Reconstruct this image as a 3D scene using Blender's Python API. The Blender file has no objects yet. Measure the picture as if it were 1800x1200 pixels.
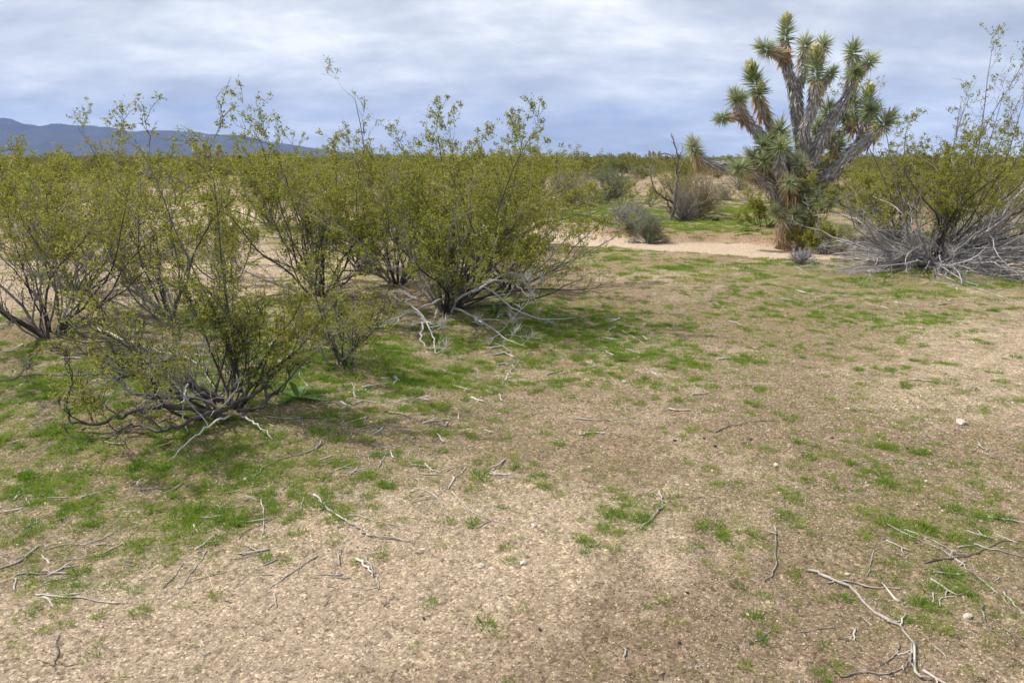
import bpy, math
import numpy as np
from mathutils import Vector

# ------------------------------------------------------------------ camera, sky, sun, exposure
S = bpy.context.scene
COL = S.collection
CAM_H, FPX, HOR = 1.6, 1300.0, 280.0
TILT = math.atan((600 - HOR) / FPX)
cd = bpy.data.cameras.new('camera'); cam = bpy.data.objects.new('camera', cd); COL.objects.link(cam)
cam.location = (0, 0, CAM_H); cam.rotation_euler = (math.pi / 2 - TILT, 0, 0)
cd.sensor_width = 36; cd.lens = 26.0; cd.clip_start = 0.05; cd.clip_end = 60000
S.camera = cam
SUN_EL, SUN_AZ = math.radians(50), math.radians(-74)      # azimuth from +Y towards +X
to_sun = Vector((math.cos(SUN_EL) * math.sin(SUN_AZ), math.cos(SUN_EL) * math.cos(SUN_AZ), math.sin(SUN_EL)))
sl = bpy.data.lights.new('sun', 'SUN'); so = bpy.data.objects.new('sun', sl); COL.objects.link(so)
sl.energy = 4.4; sl.angle = math.radians(1.2); sl.color = (1.0, 0.95, 0.87)
so.rotation_euler = (-to_sun).to_track_quat('-Z', 'Y').to_euler(); so.location = (-20, 5, 30)

def lk(nt, a, b): nt.links.new(a, b)
def mth(nt, op, a, b=None, c=None):
    n = nt.nodes.new('ShaderNodeMath'); n.operation = op
    for i, v in enumerate((a, b, c)):
        if v is None: continue
        if isinstance(v, (int, float)): n.inputs[i].default_value = v
        else: nt.links.new(v, n.inputs[i])
    return n.outputs[0]
def mixc(nt, f, a, b, mode='MIX'):
    n = nt.nodes.new('ShaderNodeMix'); n.data_type = 'RGBA'; n.blend_type = mode
    for s, v in ((n.inputs[0], f), (n.inputs[6], a), (n.inputs[7], b)):
        if isinstance(v, (int, float)): s.default_value = v
        elif isinstance(v, tuple): s.default_value = (*v, 1)
        else: nt.links.new(v, s)
    return n.outputs[2]
def ramp(nt, f, stops):
    n = nt.nodes.new('ShaderNodeValToRGB'); e = n.color_ramp.elements
    while len(e) < len(stops): e.new(0.5)
    for el, (p, c) in zip(e, stops):
        el.position = p; el.color = (*c, 1) if isinstance(c, tuple) else (c, c, c, 1)
    nt.links.new(f, n.inputs[0]); return n.outputs[0]
def noise(nt, vec, scale, detail=4, rough=0.55, dist=0.0):
    n = nt.nodes.new('ShaderNodeTexNoise')
    n.inputs['Scale'].default_value = scale; n.inputs['Detail'].default_value = detail
    n.inputs['Roughness'].default_value = rough; n.inputs['Distortion'].default_value = dist
    if vec is not None: nt.links.new(vec, n.inputs['Vector'])
    return n.outputs[0]

W = bpy.data.worlds.new('World'); S.world = W; W.use_nodes = True
nt = W.node_tree; nt.nodes.clear()
tc = nt.nodes.new('ShaderNodeTexCoord'); sp = nt.nodes.new('ShaderNodeSeparateXYZ'); lk(nt, tc.outputs['Generated'], sp.inputs[0])
zc = mth(nt, 'ADD', mth(nt, 'MAXIMUM', sp.outputs[2], 0.0), 0.27)
cb = nt.nodes.new('ShaderNodeCombineXYZ')
lk(nt, mth(nt, 'MULTIPLY', mth(nt, 'DIVIDE', sp.outputs[0], zc), .8), cb.inputs[0]); lk(nt, mth(nt, 'DIVIDE', sp.outputs[1], zc), cb.inputs[1])
cb.inputs[2].default_value = 3.7
big = noise(nt, cb.outputs[0], 0.75, 4, 0.5, 0.2)
med = noise(nt, cb.outputs[0], 2.7, 10, 0.62, 0.1)
cl = mth(nt, 'ADD', mth(nt, 'MULTIPLY', big, 0.42), mth(nt, 'MULTIPLY', med, 0.58))
ccol = ramp(nt, cl, [(0.34, (0.38, 0.41, 0.48)), (0.44, (0.50, 0.53, 0.59)), (0.53, (0.66, 0.685, 0.725)), (0.62, (0.90, 0.905, 0.905))])
sky = nt.nodes.new('ShaderNodeTexSky'); sky.sky_type = 'NISHITA'; sky.sun_disc = False
sky.sun_elevation = SUN_EL; sky.sun_rotation = SUN_AZ; sky.dust_density = 1.5
skyc = nt.nodes.new('ShaderNodeVectorMath'); skyc.operation = 'SCALE'; lk(nt, sky.outputs[0], skyc.inputs[0]); skyc.inputs['Scale'].default_value = 0.10
fin = mixc(nt, 0.94, skyc.outputs[0], ccol)
bg = nt.nodes.new('ShaderNodeBackground'); lk(nt, fin, bg.inputs[0]); bg.inputs[1].default_value = 1.0
wo = nt.nodes.new('ShaderNodeOutputWorld'); lk(nt, bg.outputs[0], wo.inputs[0])
vs = S.view_settings; vs.view_transform = 'Standard'; vs.look = 'None'; vs.exposure = 0.43; vs.gamma = 1.0
S.render.engine = 'CYCLES'; S.cycles.use_denoising = True
S.cycles.max_bounces = 6; S.cycles.diffuse_bounces = 3; S.cycles.volume_bounces = 0; S.cycles.transmission_bounces = 3; S.cycles.transparent_max_bounces = 4

# ------------------------------------------------------------------ mesh helpers
class MB:
    def __init__(s): s.v = []; s.f3 = []; s.f4 = []; s.t = []; s.n = 0
    def add(s, v, f4=None, f3=None, tone=0.5):
        v = np.asarray(v, float).reshape(-1, 3)
        s.v.append(v); s.t.append(np.broadcast_to(np.asarray(tone, float), (len(v),)))
        if f4 is not None and len(f4): s.f4.append(np.asarray(f4, int) + s.n)
        if f3 is not None and len(f3): s.f3.append(np.asarray(f3, int) + s.n)
        s.n += len(v)
    def mesh(s, name, mat, smooth=True, offset=(0, 0, 0)):
        v = np.concatenate(s.v) - np.asarray(offset); t = np.concatenate(s.t)
        f4 = np.concatenate(s.f4) if s.f4 else np.zeros((0, 4), int)
        f3 = np.concatenate(s.f3) if s.f3 else np.zeros((0, 3), int)
        me = bpy.data.meshes.new(name)
        me.vertices.add(len(v)); me.vertices.foreach_set('co', v.astype(np.float32).ravel())
        nl = f4.size + f3.size; me.loops.add(nl)
        me.loops.foreach_set('vertex_index', np.concatenate([f4.ravel(), f3.ravel()]).astype(np.int32))
        npoly = len(f4) + len(f3); me.polygons.add(npoly)
        st = np.concatenate([np.arange(len(f4)) * 4, f4.size + np.arange(len(f3)) * 3]).astype(np.int32)
        me.polygons.foreach_set('loop_start', st)
        me.polygons.foreach_set('use_smooth', np.full(npoly, smooth))
        me.update(calc_edges=True)
        a = me.attributes.new('tone', 'FLOAT', 'POINT'); a.data.foreach_set('value', t.astype(np.float32))
        if mat: me.materials.append(mat)
        return me

def link(name, me, parent=None, loc=None):
    o = bpy.data.objects.new(name, me); COL.objects.link(o)
    if parent is not None: o.parent = parent
    if loc is not None: o.location = loc
    return o
def tag(o, label=None, cat=None, group=None, kind=None):
    if label: o['label'] = label
    if cat: o['category'] = cat
    if group: o['group'] = group
    if kind: o['kind'] = kind
    return o
def empty(name, loc, rz=0.0):
    o = bpy.data.objects.new(name, None); COL.objects.link(o); o.location = loc; o.rotation_euler = (0, 0, rz)
    o.empty_display_size = 0.2; return o
def copy_tree(o, parent=None):
    c = o.copy(); COL.objects.link(c); c.parent = parent
    for ch in o.children: copy_tree(ch, c)
    return c

def unit(a): a = np.asarray(a, float); return a / (np.linalg.norm(a, axis=-1, keepdims=True) + 1e-12)
def tube_vf(P, R, n=5, cap=True):
    P = np.asarray(P, float); R = np.asarray(R, float); k = len(P)
    T = unit(np.gradient(P, axis=0))
    m = unit(T.mean(0)); ref = np.array([0, 0, 1.0]) if abs(m[2]) < 0.8 else np.array([1.0, 0.2, 0])
    U = unit(np.cross(T, ref)); V = np.cross(T, U)
    a = np.arange(n) * 2 * np.pi / n
    ring = np.cos(a)[None, :, None] * U[:, None, :] + np.sin(a)[None, :, None] * V[:, None, :]
    v = (P[:, None, :] + ring * R[:, None, None]).reshape(-1, 3)
    i = np.arange(k - 1)[:, None] * n; j = np.arange(n)[None, :]; j2 = (j + 1) % n
    f4 = np.stack([i + j, i + j2, i + n + j2, i + n + j], -1).reshape(-1, 4)
    f3 = []
    if cap and n > 2:
        f3 = [[0, q + 1, q] for q in range(1, n - 1)] + [[(k - 1) * n, (k - 1) * n + q, (k - 1) * n + q + 1] for q in range(1, n - 1)]
    return v, f4, f3
def add_tube(mb, P, R, n=5, tone=0.5, cap=False):
    v, f4, f3 = tube_vf(P, R, n, cap); mb.add(v, f4, f3, tone)
def add_blades(mb, base, dirs, length, width, bend=0.0, sag=(0, 0, -1), tone=0.5, rng=None, fold=0.0):
    """narrow tapering leaf blades: 2 quads + tip; vectorised over N"""
    base = np.asarray(base, float); d = unit(dirs); N = len(base)
    length = np.broadcast_to(length, (N,))[:, None]; width = np.broadcast_to(width, (N,))[:, None]
    r = rng.normal(size=(N, 3)); side = unit(np.cross(d, r))
    sg = np.asarray(sag, float)[None, :]; bend = np.broadcast_to(bend, (N,))[:, None]
    m = base + d * length * 0.5 + sg * bend * length * 0.22
    tip = base + d * length + sg * bend * length * 0.8
    w = side * width * 0.5
    v = np.stack([base - w, base + w, m - w * 0.85, m + w * 0.85, tip], 1).reshape(-1, 3)
    o = np.arange(N)[:, None] * 5
    f4 = o + np.array([[0, 1, 3, 2]]); f3 = o + np.array([[2, 3, 4]])
    mb.add(v, f4, f3, np.repeat(np.broadcast_to(tone, (N,)), 5))
def add_leaves(mb, pos, length, rng, tone, wr=0.5, up=0.0):
    """small diamond leaves folded along the midrib"""
    N = len(pos)
    if N == 0: return
    d = rng.normal(size=(N, 3)); d[:, 2] += up; d = unit(d)
    s = unit(np.cross(d, rng.normal(size=(N, 3)))); nrm = np.cross(d, s)
    L = np.broadcast_to(length, (N,))[:, None]
    v = np.stack([pos, pos + d * L * .5 + s * L * wr * .5 + nrm * L * .12, pos + d * L, pos + d * L * .5 - s * L * wr * .5 + nrm * L * .12], 1).reshape(-1, 3)
    o = np.arange(N)[:, None] * 4
    mb.add(v, None, np.concatenate([o + np.array([[0, 1, 2]]), o + np.array([[0, 2, 3]])]), np.repeat(np.broadcast_to(tone, (N,)), 4))

# value noise on numpy
_pr = np.random.default_rng(77).random((256, 256))
def vnoise(x, y):
    xi = np.floor(x).astype(int); yi = np.floor(y).astype(int); fx = x - xi; fy = y - yi
    fx = fx * fx * (3 - 2 * fx); fy = fy * fy * (3 - 2 * fy)
    g = lambda a, b: _pr[a & 255, b & 255]
    return (g(xi, yi) * (1 - fx) + g(xi + 1, yi) * fx) * (1 - fy) + (g(xi, yi + 1) * (1 - fx) + g(xi + 1, yi + 1) * fx) * fy
def fbm(x, y, s, o=4):
    t = 0; a = 1; w = 0
    for i in range(o):
        t = t + a * vnoise(x * s + 17.3 * i, y * s - 9.1 * i); w += a; a *= .5; s *= 2.03
    return t / w

# ------------------------------------------------------------------ ground shape
ct, st_ = math.cos(TILT), math.sin(TILT)
def ray(px, py):
    u = (600 - py) / FPX; return np.array([(px - 900) / FPX, ct + st_ * u, -st_ + ct * u])
def gp0(px, py, z=0.0):
    d = ray(px, py); k = (z - CAM_H) / d[2]; return d[0] * k, d[1] * k
def to_px(x, y, z):
    dz = z - CAM_H; f = y * ct - dz * st_; u = y * st_ + dz * ct
    return 900 + FPX * x / f, 600 - FPX * u / f
WASH = np.array([gp0(*p) for p in [(2300, 474), (1900, 462), (1600, 452), (1440, 440), (1250, 428), (1100, 418), (950, 408), (800, 398), (650, 385), (500, 372), (330, 362), (150, 352), (-150, 345)]])
def wash_sd(x, y):
    """signed distance to the wash centre line, positive on the far side"""
    best = np.full(np.shape(x), 1e9); sgn = np.zeros(np.shape(x))
    for a, b in zip(WASH[:-1], WASH[1:]):
        d = b - a; L2 = d @ d
        t = np.clip(((x - a[0]) * d[0] + (y - a[1]) * d[1]) / L2, 0, 1)
        qx = x - a[0] - t * d[0]; qy = y - a[1] - t * d[1]; r = np.hypot(qx, qy)
        s = np.where(d[0] * qy - d[1] * qx < 0, 1.0, -1.0)
        m = r < best; best = np.where(m, r, best); sgn = np.where(m, s, sgn)
    return best * sgn
def sstep(a, b, x): t = np.clip((x - a) / (b - a), 0, 1); return t * t * (3 - 2 * t)
MOUNDS = [(gp0(*p), r, h) for p, r, h in [((400, 725), .8, .10), ((85, 580), .8, .12), ((560, 515), .9, .10), ((790, 545), 1.0, .13), ((605, 640), .5, .07),
          ((290, 560), .8, .08), ((700, 500), .8, .08), ((1620, 468), 1.3, .14), ((1395, 408), 1.2, .12), ((1135, 405), .8, .08), ((230, 690), 1.2, .08)]]
def gh(x, y):
    x = np.asarray(x, float); y = np.asarray(y, float); r = np.hypot(x, y)
    near = np.exp(-(r / 45.0) ** 2)
    z = (fbm(x, y, .28, 3) - .5) * .16 * near + (fbm(x + 40, y, 1.6, 3) - .5) * .05 * near
    z = z + (fbm(x, y + 30, 7.0, 3) - .5) * .022 * np.exp(-(r / 12) ** 2)
    for (mx, my), s, h in MOUNDS: z = z + h * np.exp(-((x - mx) ** 2 + (y - my) ** 2) / (s * s))
    s = wash_sd(x, y) + (fbm(x, y, .9, 3) - .5) * .9
    k = np.exp(-(r / 60.0) ** 2)
    z = z + k * (-.10 * sstep(-2.0, -.9, s) * (1 - sstep(.85, 1.3, s)) + .07 * sstep(.85, 1.3, s) * (1 - sstep(3, 8, s)))
    for (hx, hy) in HOLES:                                        # scraped hollows in the soil
        q = ((x - hx) ** 2 + (y - hy) ** 2); z = z - .022 * np.exp(-q / .012) + .006 * np.exp(-((np.sqrt(q) - .17) / .06) ** 2)
    return z
HOLES = [gp0(1285, 915), gp0(1275, 948), gp0(1262, 985)]
def gp(px, py):
    z = 0.0
    for _ in range(4):
        x, y = gp0(px, py, z); z = float(gh(x, y))
    return np.array([x, y, z])
def P(px, py, Y):
    d = ray(px, py); k = Y / d[1]; return np.array([d[0] * k, Y, CAM_H + d[2] * k])

# ------------------------------------------------------------------ materials
def mat_base(name):
    m = bpy.data.materials.new(name); m.use_nodes = True; n = m.node_tree; n.nodes.clear()
    return m, n, n.nodes.new('ShaderNodeOutputMaterial')
def attr(n, name): a = n.nodes.new('ShaderNodeAttribute'); a.attribute_name = name; return a.outputs['Fac']
def leaf_mat(name, stops, trans=0.35, rough=0.5, per_instance=False):
    m, n, out = mat_base(name); t = attr(n, 'tone')
    if per_instance:
        oi = n.nodes.new('ShaderNodeObjectInfo'); t = mth(n, 'ADD', mth(n, 'MULTIPLY', t, .5), mth(n, 'MULTIPLY', oi.outputs['Random'], .6))
    c = ramp(n, t, stops)
    pb = n.nodes.new('ShaderNodeBsdfPrincipled'); lk(n, c, pb.inputs['Base Color']); pb.inputs['Roughness'].default_value = rough
    pb.inputs['Specular IOR Level'].default_value = .2
    tr = n.nodes.new('ShaderNodeBsdfTranslucent'); lk(n, c, tr.inputs[0])
    mx = n.nodes.new('ShaderNodeMixShader'); mx.inputs[0].default_value = trans
    lk(n, pb.outputs[0], mx.inputs[1]); lk(n, tr.outputs[0], mx.inputs[2]); lk(n, mx.outputs[0], out.inputs[0]); return m
def wood_mat(name, stops, scale=30, bump=.3, stretch=True):
    m, n, out = mat_base(name); t = attr(n, 'tone')
    g = n.nodes.new('ShaderNodeNewGeometry'); tcn = n.nodes.new('ShaderNodeTexCoord')
    f = noise(n, tcn.outputs['Object'], scale, 5, .6); f2 = noise(n, tcn.outputs['Object'], scale * .17, 2, .5)
    v = mth(n, 'ADD', mth(n, 'MULTIPLY', t, .62), mth(n, 'ADD', mth(n, 'MULTIPLY', f, .32), mth(n, 'MULTIPLY', f2, .36)))
    v = mth(n, 'SUBTRACT', v, .17)
    c = ramp(n, v, stops); pb = n.nodes.new('ShaderNodeBsdfPrincipled'); lk(n, c, pb.inputs['Base Color']); pb.inputs['Roughness'].default_value = .8
    pb.inputs['Specular IOR Level'].default_value = .2
    b = n.nodes.new('ShaderNodeBump'); b.inputs['Strength'].default_value = bump; b.inputs['Distance'].default_value = .004; lk(n, f, b.inputs['Height']); lk(n, b.outputs[0], pb.inputs['Normal'])
    lk(n, pb.outputs[0], out.inputs[0]); return m
M = {}
M['creo'] = leaf_mat('creosote_leaf', [(0, (.125, .145, .019)), (.45, (.27, .285, .04)), (.75, (.38, .385, .068)), (1, (.46, .37, .10))], .5, .5)
M['far'] = leaf_mat('far_scrub_leaf', [(0, (.11, .12, .03)), (.5, (.20, .205, .055)), (1, (.27, .25, .085))], .35, .6)
M['stem'] = wood_mat('creosote_bark', [(.1, (.03, .027, .026)), (.4, (.10, .092, .088)), (.62, (.23, .215, .21)), (.9, (.42, .395, .385))], 24)
M['dead'] = wood_mat('weathered_dead_wood', [(.1, (.08, .072, .07)), (.35, (.23, .215, .215)), (.6, (.42, .40, .395)), (.9, (.62, .59, .57))], 22)
M['stick'] = wood_mat('bleached_stick', [(.15, (.06, .048, .04)), (.38, (.21, .18, .155)), (.58, (.44, .40, .36)), (.85, (.70, .65, .58))], 70, .8)
M['grass'] = leaf_mat('grass_blade', [(0, (.10, .205, .02)), (.4, (.17, .295, .03)), (.7, (.255, .345, .05)), (1, (.43, .42, .12))], .48, .5, True)
M['yucca'] = leaf_mat('yucca_leaf', [(0, (.09, .13, .05)), (.5, (.26, .325, .145)), (1, (.50, .54, .33))], .15, .4)
M['straw'] = leaf_mat('dead_yucca_leaf', [(0, (.26, .18, .09)), (.5, (.56, .43, .26)), (1, (.76, .64, .44))], .2, .6)
M['thatch'] = leaf_mat('grey_thatch', [(0, (.20, .19, .18)), (.5, (.46, .44, .42)), (1, (.66, .64, .61))], .05, .8)
M['flower'] = leaf_mat('cream_flower', [(0, (.35, .42, .10)), (.5, (.62, .62, .25)), (1, (.80, .77, .55))], .3, .5)
M['sage'] = leaf_mat('sage_leaf', [(0, (.13, .145, .095)), (.5, (.25, .265, .185)), (1, (.38, .385, .30))], .25, .6)
M['greygreen'] = leaf_mat('green_shrub_leaf', [(0, (.08, .12, .05)), (.5, (.16, .215, .09)), (1, (.26, .31, .15))], .3, .6)
M['tan'] = leaf_mat('tan_twig', [(0, (.16, .125, .08)), (.5, (.30, .25, .16)), (1, (.40, .36, .22))], .2, .7)
M['mauve'] = leaf_mat('mauve_twig', [(0, (.14, .115, .105)), (.5, (.25, .215, .205)), (1, (.36, .32, .305))], .1, .8)
M['strap'] = leaf_mat('strap_leaf', [(0, (.08, .16, .035)), (1, (.20, .31, .10))], .3, .4)

# ------------------------------------------------------------------ ground, mountains, haze
def ground_mat():
    m, n, out = mat_base('desert_soil'); g = n.nodes.new('ShaderNodeNewGeometry'); pos = g.outputs['Position']
    wash, bank, sandy, moss = attr(n, 'wash'), attr(n, 'bank'), attr(n, 'sandy'), attr(n, 'moss')
    n1 = noise(n, pos, .75, 6, .62, .5); n2 = noise(n, pos, 5.5, 5, .65); n3 = noise(n, pos, 55, 4, .7); n4 = noise(n, pos, 2.1, 4, .6, .3)
    damp = mth(n, 'ADD', mth(n, 'ADD', mth(n, 'MULTIPLY', n1, .62), mth(n, 'MULTIPLY', n2, .52)), mth(n, 'MULTIPLY', n3, .30))
    damp = mth(n, 'SUBTRACT', damp, mth(n, 'MULTIPLY', sandy, .30))
    damp = ramp(n, damp, [(.54, 0.0), (.74, 1.0)])
    c = mixc(n, n4, (.56, .445, .32), (.46, .35, .245))
    c = mixc(n, mth(n, 'MULTIPLY', damp, .9), c, (.27, .19, .125))
    c = mixc(n, mth(n, 'MULTIPLY', ramp(n, n2, [(.5, 0.0), (.68, 1.0)]), .35), c, (.36, .265, .185))
    c = mixc(n, mth(n, 'MULTIPLY', moss, ramp(n, mth(n, 'ADD', mth(n, 'MULTIPLY', n3, .5), mth(n, 'MULTIPLY', n2, .5)), [(.42, 0.0), (.58, .75)])), c, (.20, .215, .06))
    c = mixc(n, bank, c, mixc(n, n2, (.30, .19, .115), (.40, .28, .19)))
    c = mixc(n, wash, c, mixc(n, n4, (.53, .42, .315), (.45, .345, .25)))
    # grains of grit: cells with their own tone
    vo = n.nodes.new('ShaderNodeTexVoronoi'); vo.inputs['Scale'].default_value = 130; lk(n, pos, vo.inputs['Vector'])
    vo2 = n.nodes.new('ShaderNodeTexVoronoi'); vo2.inputs['Scale'].default_value = 48; lk(n, pos, vo2.inputs['Vector'])
    sx = n.nodes.new('ShaderNodeSeparateColor'); lk(n, vo.outputs['Color'], sx.inputs[0])
    sx2 = n.nodes.new('ShaderNodeSeparateColor'); lk(n, vo2.outputs['Color'], sx2.inputs[0])
    gr = ramp(n, sx.outputs[0], [(0, (.42, .40, .38)), (.22, (.85, .85, .84)), (.8, (1.05, 1.04, 1.02)), (1, (1.75, 1.75, 1.75))])
    gr2 = ramp(n, sx2.outputs[1], [(0, (.52, .50, .47)), (.2, (.92, .92, .92)), (.85, (1.03, 1.03, 1.03)), (1, (1.5, 1.5, 1.52))])
    c = mixc(n, 1.0, c, gr, 'MULTIPLY'); c = mixc(n, .8, c, gr2, 'MULTIPLY')
    pb = n.nodes.new('ShaderNodeBsdfPrincipled'); lk(n, c, pb.inputs['Base Color']); pb.inputs['Roughness'].default_value = .92; pb.inputs['Specular IOR Level'].default_value = .15
    hgt = mth(n, 'ADD', mth(n, 'MULTIPLY', noise(n, pos, 24, 8, .75), .055), mth(n, 'MULTIPLY', mth(n, 'SUBTRACT', 1.0, vo2.outputs['Distance']), .009))
    hgt = mth(n, 'MULTIPLY', hgt, mth(n, 'SUBTRACT', 1.0, mth(n, 'MULTIPLY', wash, .6)))
    b = n.nodes.new('ShaderNodeBump'); b.inputs['Strength'].default_value = .8; b.inputs['Distance'].default_value = 1.0; lk(n, hgt, b.inputs['Height']); lk(n, b.outputs[0], pb.inputs['Normal'])
    lk(n, pb.outputs[0], out.inputs[0]); return m

SANDY = [(750, 1000, 330, 130, 1.0), (300, 1140, 420, 110, 1.1), (200, 500, 330, 45, 1.3), (1750, 620, 200, 60, .7), (950, 900, 160, 50, .6), (330, 385, 200, 14, 1.0), (600, 465, 160, 30, .7),
         (1500, 1120, 300, 90, -.3), (1100, 1090, 300, 70, -.2), (1150, 560, 300, 40, -.4), (420, 780, 300, 60, -.3)]
# where the green stands: pixel of the patch centre, half sizes in the photograph, strength
GREEN = [(1000, 582, 170, 38, 1.5), (870, 565, 120, 32, 1.4), (720, 640, 140, 50, .9), (1250, 640, 75, 12, .9), (1120, 625, 50, 22, .7), (560, 620, 150, 65, 1.5), (420, 750, 140, 50, 1.7), (130, 660, 200, 75, 1.2), (90, 830, 170, 60, 1.2),
         (330, 830, 170, 60, .75), (640, 720, 170, 60, .75), (250, 910, 160, 50, .45), (1090, 915, 52, 40, .9), (1250, 470, 190, 10, 1.5), (1500, 490, 190, 22, 1.5), (1700, 505, 170, 20, 1.2), (1080, 440, 60, 16, 1.3), (1290, 375, 70, 12, 1.4),
         (1300, 402, 60, 9, .9), (1080, 375, 70, 10, 1.3), (1190, 400, 50, 12, 1.2), (450, 560, 200, 30, .9), (330, 350, 60, 4, 1.3), (480, 400, 40, 7, 1.3), (300, 380, 60, 4, 1.0), (1700, 940, 130, 60, .35), (1720, 1050, 110, 60, .4), (1450, 860, 250, 60, .25),
         (1600, 700, 250, 60, .2), (1240, 385, 150, 20, .7), (180, 900, 300, 100, .7), (620, 820, 300, 90, .5), (1500, 880, 350, 190, .24), (1680, 1010, 220, 160, .38), (1150, 800, 250, 120, .12), (1350, 620, 400, 80, .18), (120, 1030, 130, 60, .3), (1290, 930, 50, 40, .6), (1420, 540, 300, 30, .3), (900, 680, 200, 50, .35), (1100, 380, 160, 22, .5), (700, 480, 160, 25, .6), (60, 720, 100, 60, .6), (1640, 560, 160, 20, .6), (1590, 430, 200, 20, .8)]
def blobs(px, py, L):
    t = 0
    for cx, cy, rx, ry, w in L: t = t + w * np.exp(-((px - cx) / rx) ** 2 - ((py - cy) / ry) ** 2)
    return t
def ground_attrs(x, y, z):
    s = wash_sd(x, y) + (fbm(x, y, .9, 3) - .5) * .9; r = np.hypot(x, y); k = np.exp(-(r / 70.0) ** 4)
    wash = k * sstep(-1.5, -.9, s) * (1 - sstep(.8, 1.05, s))
    bank = k * sstep(.8, 1.05, s) * (1 - sstep(1.4, 2.4, s + (fbm(x, y, 2.2, 3) - .5) * 2)) * .75
    f = np.maximum(y * ct - (z - CAM_H) * st_, .3); px, py = to_px(x, np.maximum(y, .4), z)
    vis = (y > 1.0)
    return wash, bank, np.where(vis, blobs(px, py, SANDY), 0), np.where(vis, np.clip(blobs(px, py, GREEN) + .12 * np.exp(-((r - 7) / 5) ** 2) * (1 - np.clip(blobs(px, py, SANDY), 0, 1)), 0, 1.2), 0)
ang = np.concatenate([np.linspace(-180, -52, 26)[:-1], np.linspace(-52, 52, 520), np.linspace(52, 180, 26)[1:-1]]) * math.pi / 180
rad = np.concatenate([[.02, .4, .8], np.geomspace(1.1, 60, 470), np.geomspace(66, 14000, 50)])
A_, R_ = np.meshgrid(ang, rad); gx = (np.sin(A_) * R_).ravel(); gy = (np.cos(A_) * R_).ravel(); gz = gh(gx, gy)
na, nr = len(ang), len(rad); ii = np.arange(nr - 1)[:, None] * na; jj = np.arange(na)[None, :]; j2 = (jj + 1) % na
f4 = np.stack([ii + jj, ii + na + jj, ii + na + j2, ii + j2], -1).reshape(-1, 4)
mb = MB(); mb.add(np.stack([gx, gy, gz], -1), f4); gm = mb.mesh('ground', ground_mat())
for nm, arr in zip(('wash', 'bank', 'sandy', 'moss'), ground_attrs(gx, gy, gz)):
    a = gm.attributes.new(nm, 'FLOAT', 'POINT'); a.data.foreach_set('value', np.asarray(arr, np.float32))
ground = tag(link('ground', gm), 'sandy desert soil with damp patches, grit and a shallow dry wash', 'ground', kind='structure')

def mountains():
    prof = np.array([(-900, 214), (-500, 205), (-250, 196), (-120, 204), (0, 206), (22, 212), (37, 209), (67, 212), (97, 210), (117, 214), (140, 214), (175, 216), (212, 221), (250, 224), (305, 225), (335, 225), (355, 229), (390, 234),
                     (410, 232), (435, 236), (480, 247), (540, 258), (620, 267), (700, 272), (800, 274.5), (900, 275.5), (980, 277), (1080, 279), (1200, 280)], float)
    nx, ny = 420, 46
    px = np.linspace(-900, 1200, nx); hh = (HOR - np.interp(px, prof[:, 0], prof[:, 1])); hh = hh * (1 + .16 * (fbm(px, px * 0, 1 / 45., 4) - .5))
    yy = np.linspace(6200, 11500, ny); X, Y = np.meshgrid(px, yy)
    wx = (X - 900) / FPX * 8600 * .97 * (1 + (Y - 8600) / 26000); t = (Y - 6200) / 5300
    env = np.where(t < .5, sstep(0, .5, t) ** 1.35, 1 - .8 * sstep(.5, 1, t))
    rid = 1 - np.abs(2 * fbm(wx, Y, 1 / 900., 5) - 1); fine = fbm(wx, Y * .5, 1 / 260., 4)
    Hm = np.tile(hh, (ny, 1)) / FPX * 8850 * .78
    Z = Hm * env * (.62 + 1.0 * (rid - .5) * (1 - .8 * np.exp(-((t - .5) / .10) ** 2)) + .38 * np.exp(-((t - .5) / .12) ** 2)) + (fine - .5) * .34 * Hm * env * (1 - .6 * np.exp(-((t - .5) / .08) ** 2))
    Z = np.maximum(Z, -.5) - .4
    i = np.arange(ny - 1)[:, None] * nx; j = np.arange(nx - 1)[None, :]
    f = np.stack([i + j, i + j + 1, i + nx + j + 1, i + nx + j], -1).reshape(-1, 4)
    m, n, out = mat_base('mountain_rock'); g = n.nodes.new('ShaderNodeNewGeometry')
    c = mixc(n, noise(n, g.outputs['Position'], .004, 6, .65), (.025, .025, .026), (.13, .115, .10))  # dark rock tones, with the cloud shadow over the range put into the colour
    pb = n.nodes.new('ShaderNodeBsdfPrincipled'); lk(n, c, pb.inputs['Base Color']); pb.inputs['Roughness'].default_value = 1; pb.inputs['Specular IOR Level'].default_value = 0
    lk(n, pb.outputs[0], out.inputs[0])
    b = MB(); b.add(np.stack([wx, Y, Z], -1).reshape(-1, 3), f)
    tag(link('mountain_range', b.mesh('mountain_range', m)), 'long blue mountain range on the left horizon under the clouds', 'mountains', kind='structure')
mountains()
def haze():
    b = MB(); x0, x1, y0, y1, z0, z1 = -15000, 15000, -15000, 15000, -2.0, 900.0
    b.add([(x, y, z) for z in (z0, z1) for y in (y0, y1) for x in (x0, x1)], [[0, 2, 3, 1], [4, 5, 7, 6], [0, 1, 5, 4], [2, 6, 7, 3], [0, 4, 6, 2], [1, 3, 7, 5]])
    m, n, out = mat_base('haze_air'); v = n.nodes.new('ShaderNodeVolumePrincipled')
    v.inputs['Color'].default_value = (.30, .50, 1.0, 1); v.inputs['Density'].default_value = HAZE; v.inputs['Anisotropy'].default_value = 0.0
    lk(n, v.outputs[0], out.inputs['Volume'])
    tag(link('haze', b.mesh('haze', m, False)), 'thin blue air between here and the mountains', 'haze', kind='stuff')
HAZE = 5.6e-5
haze()

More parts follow.
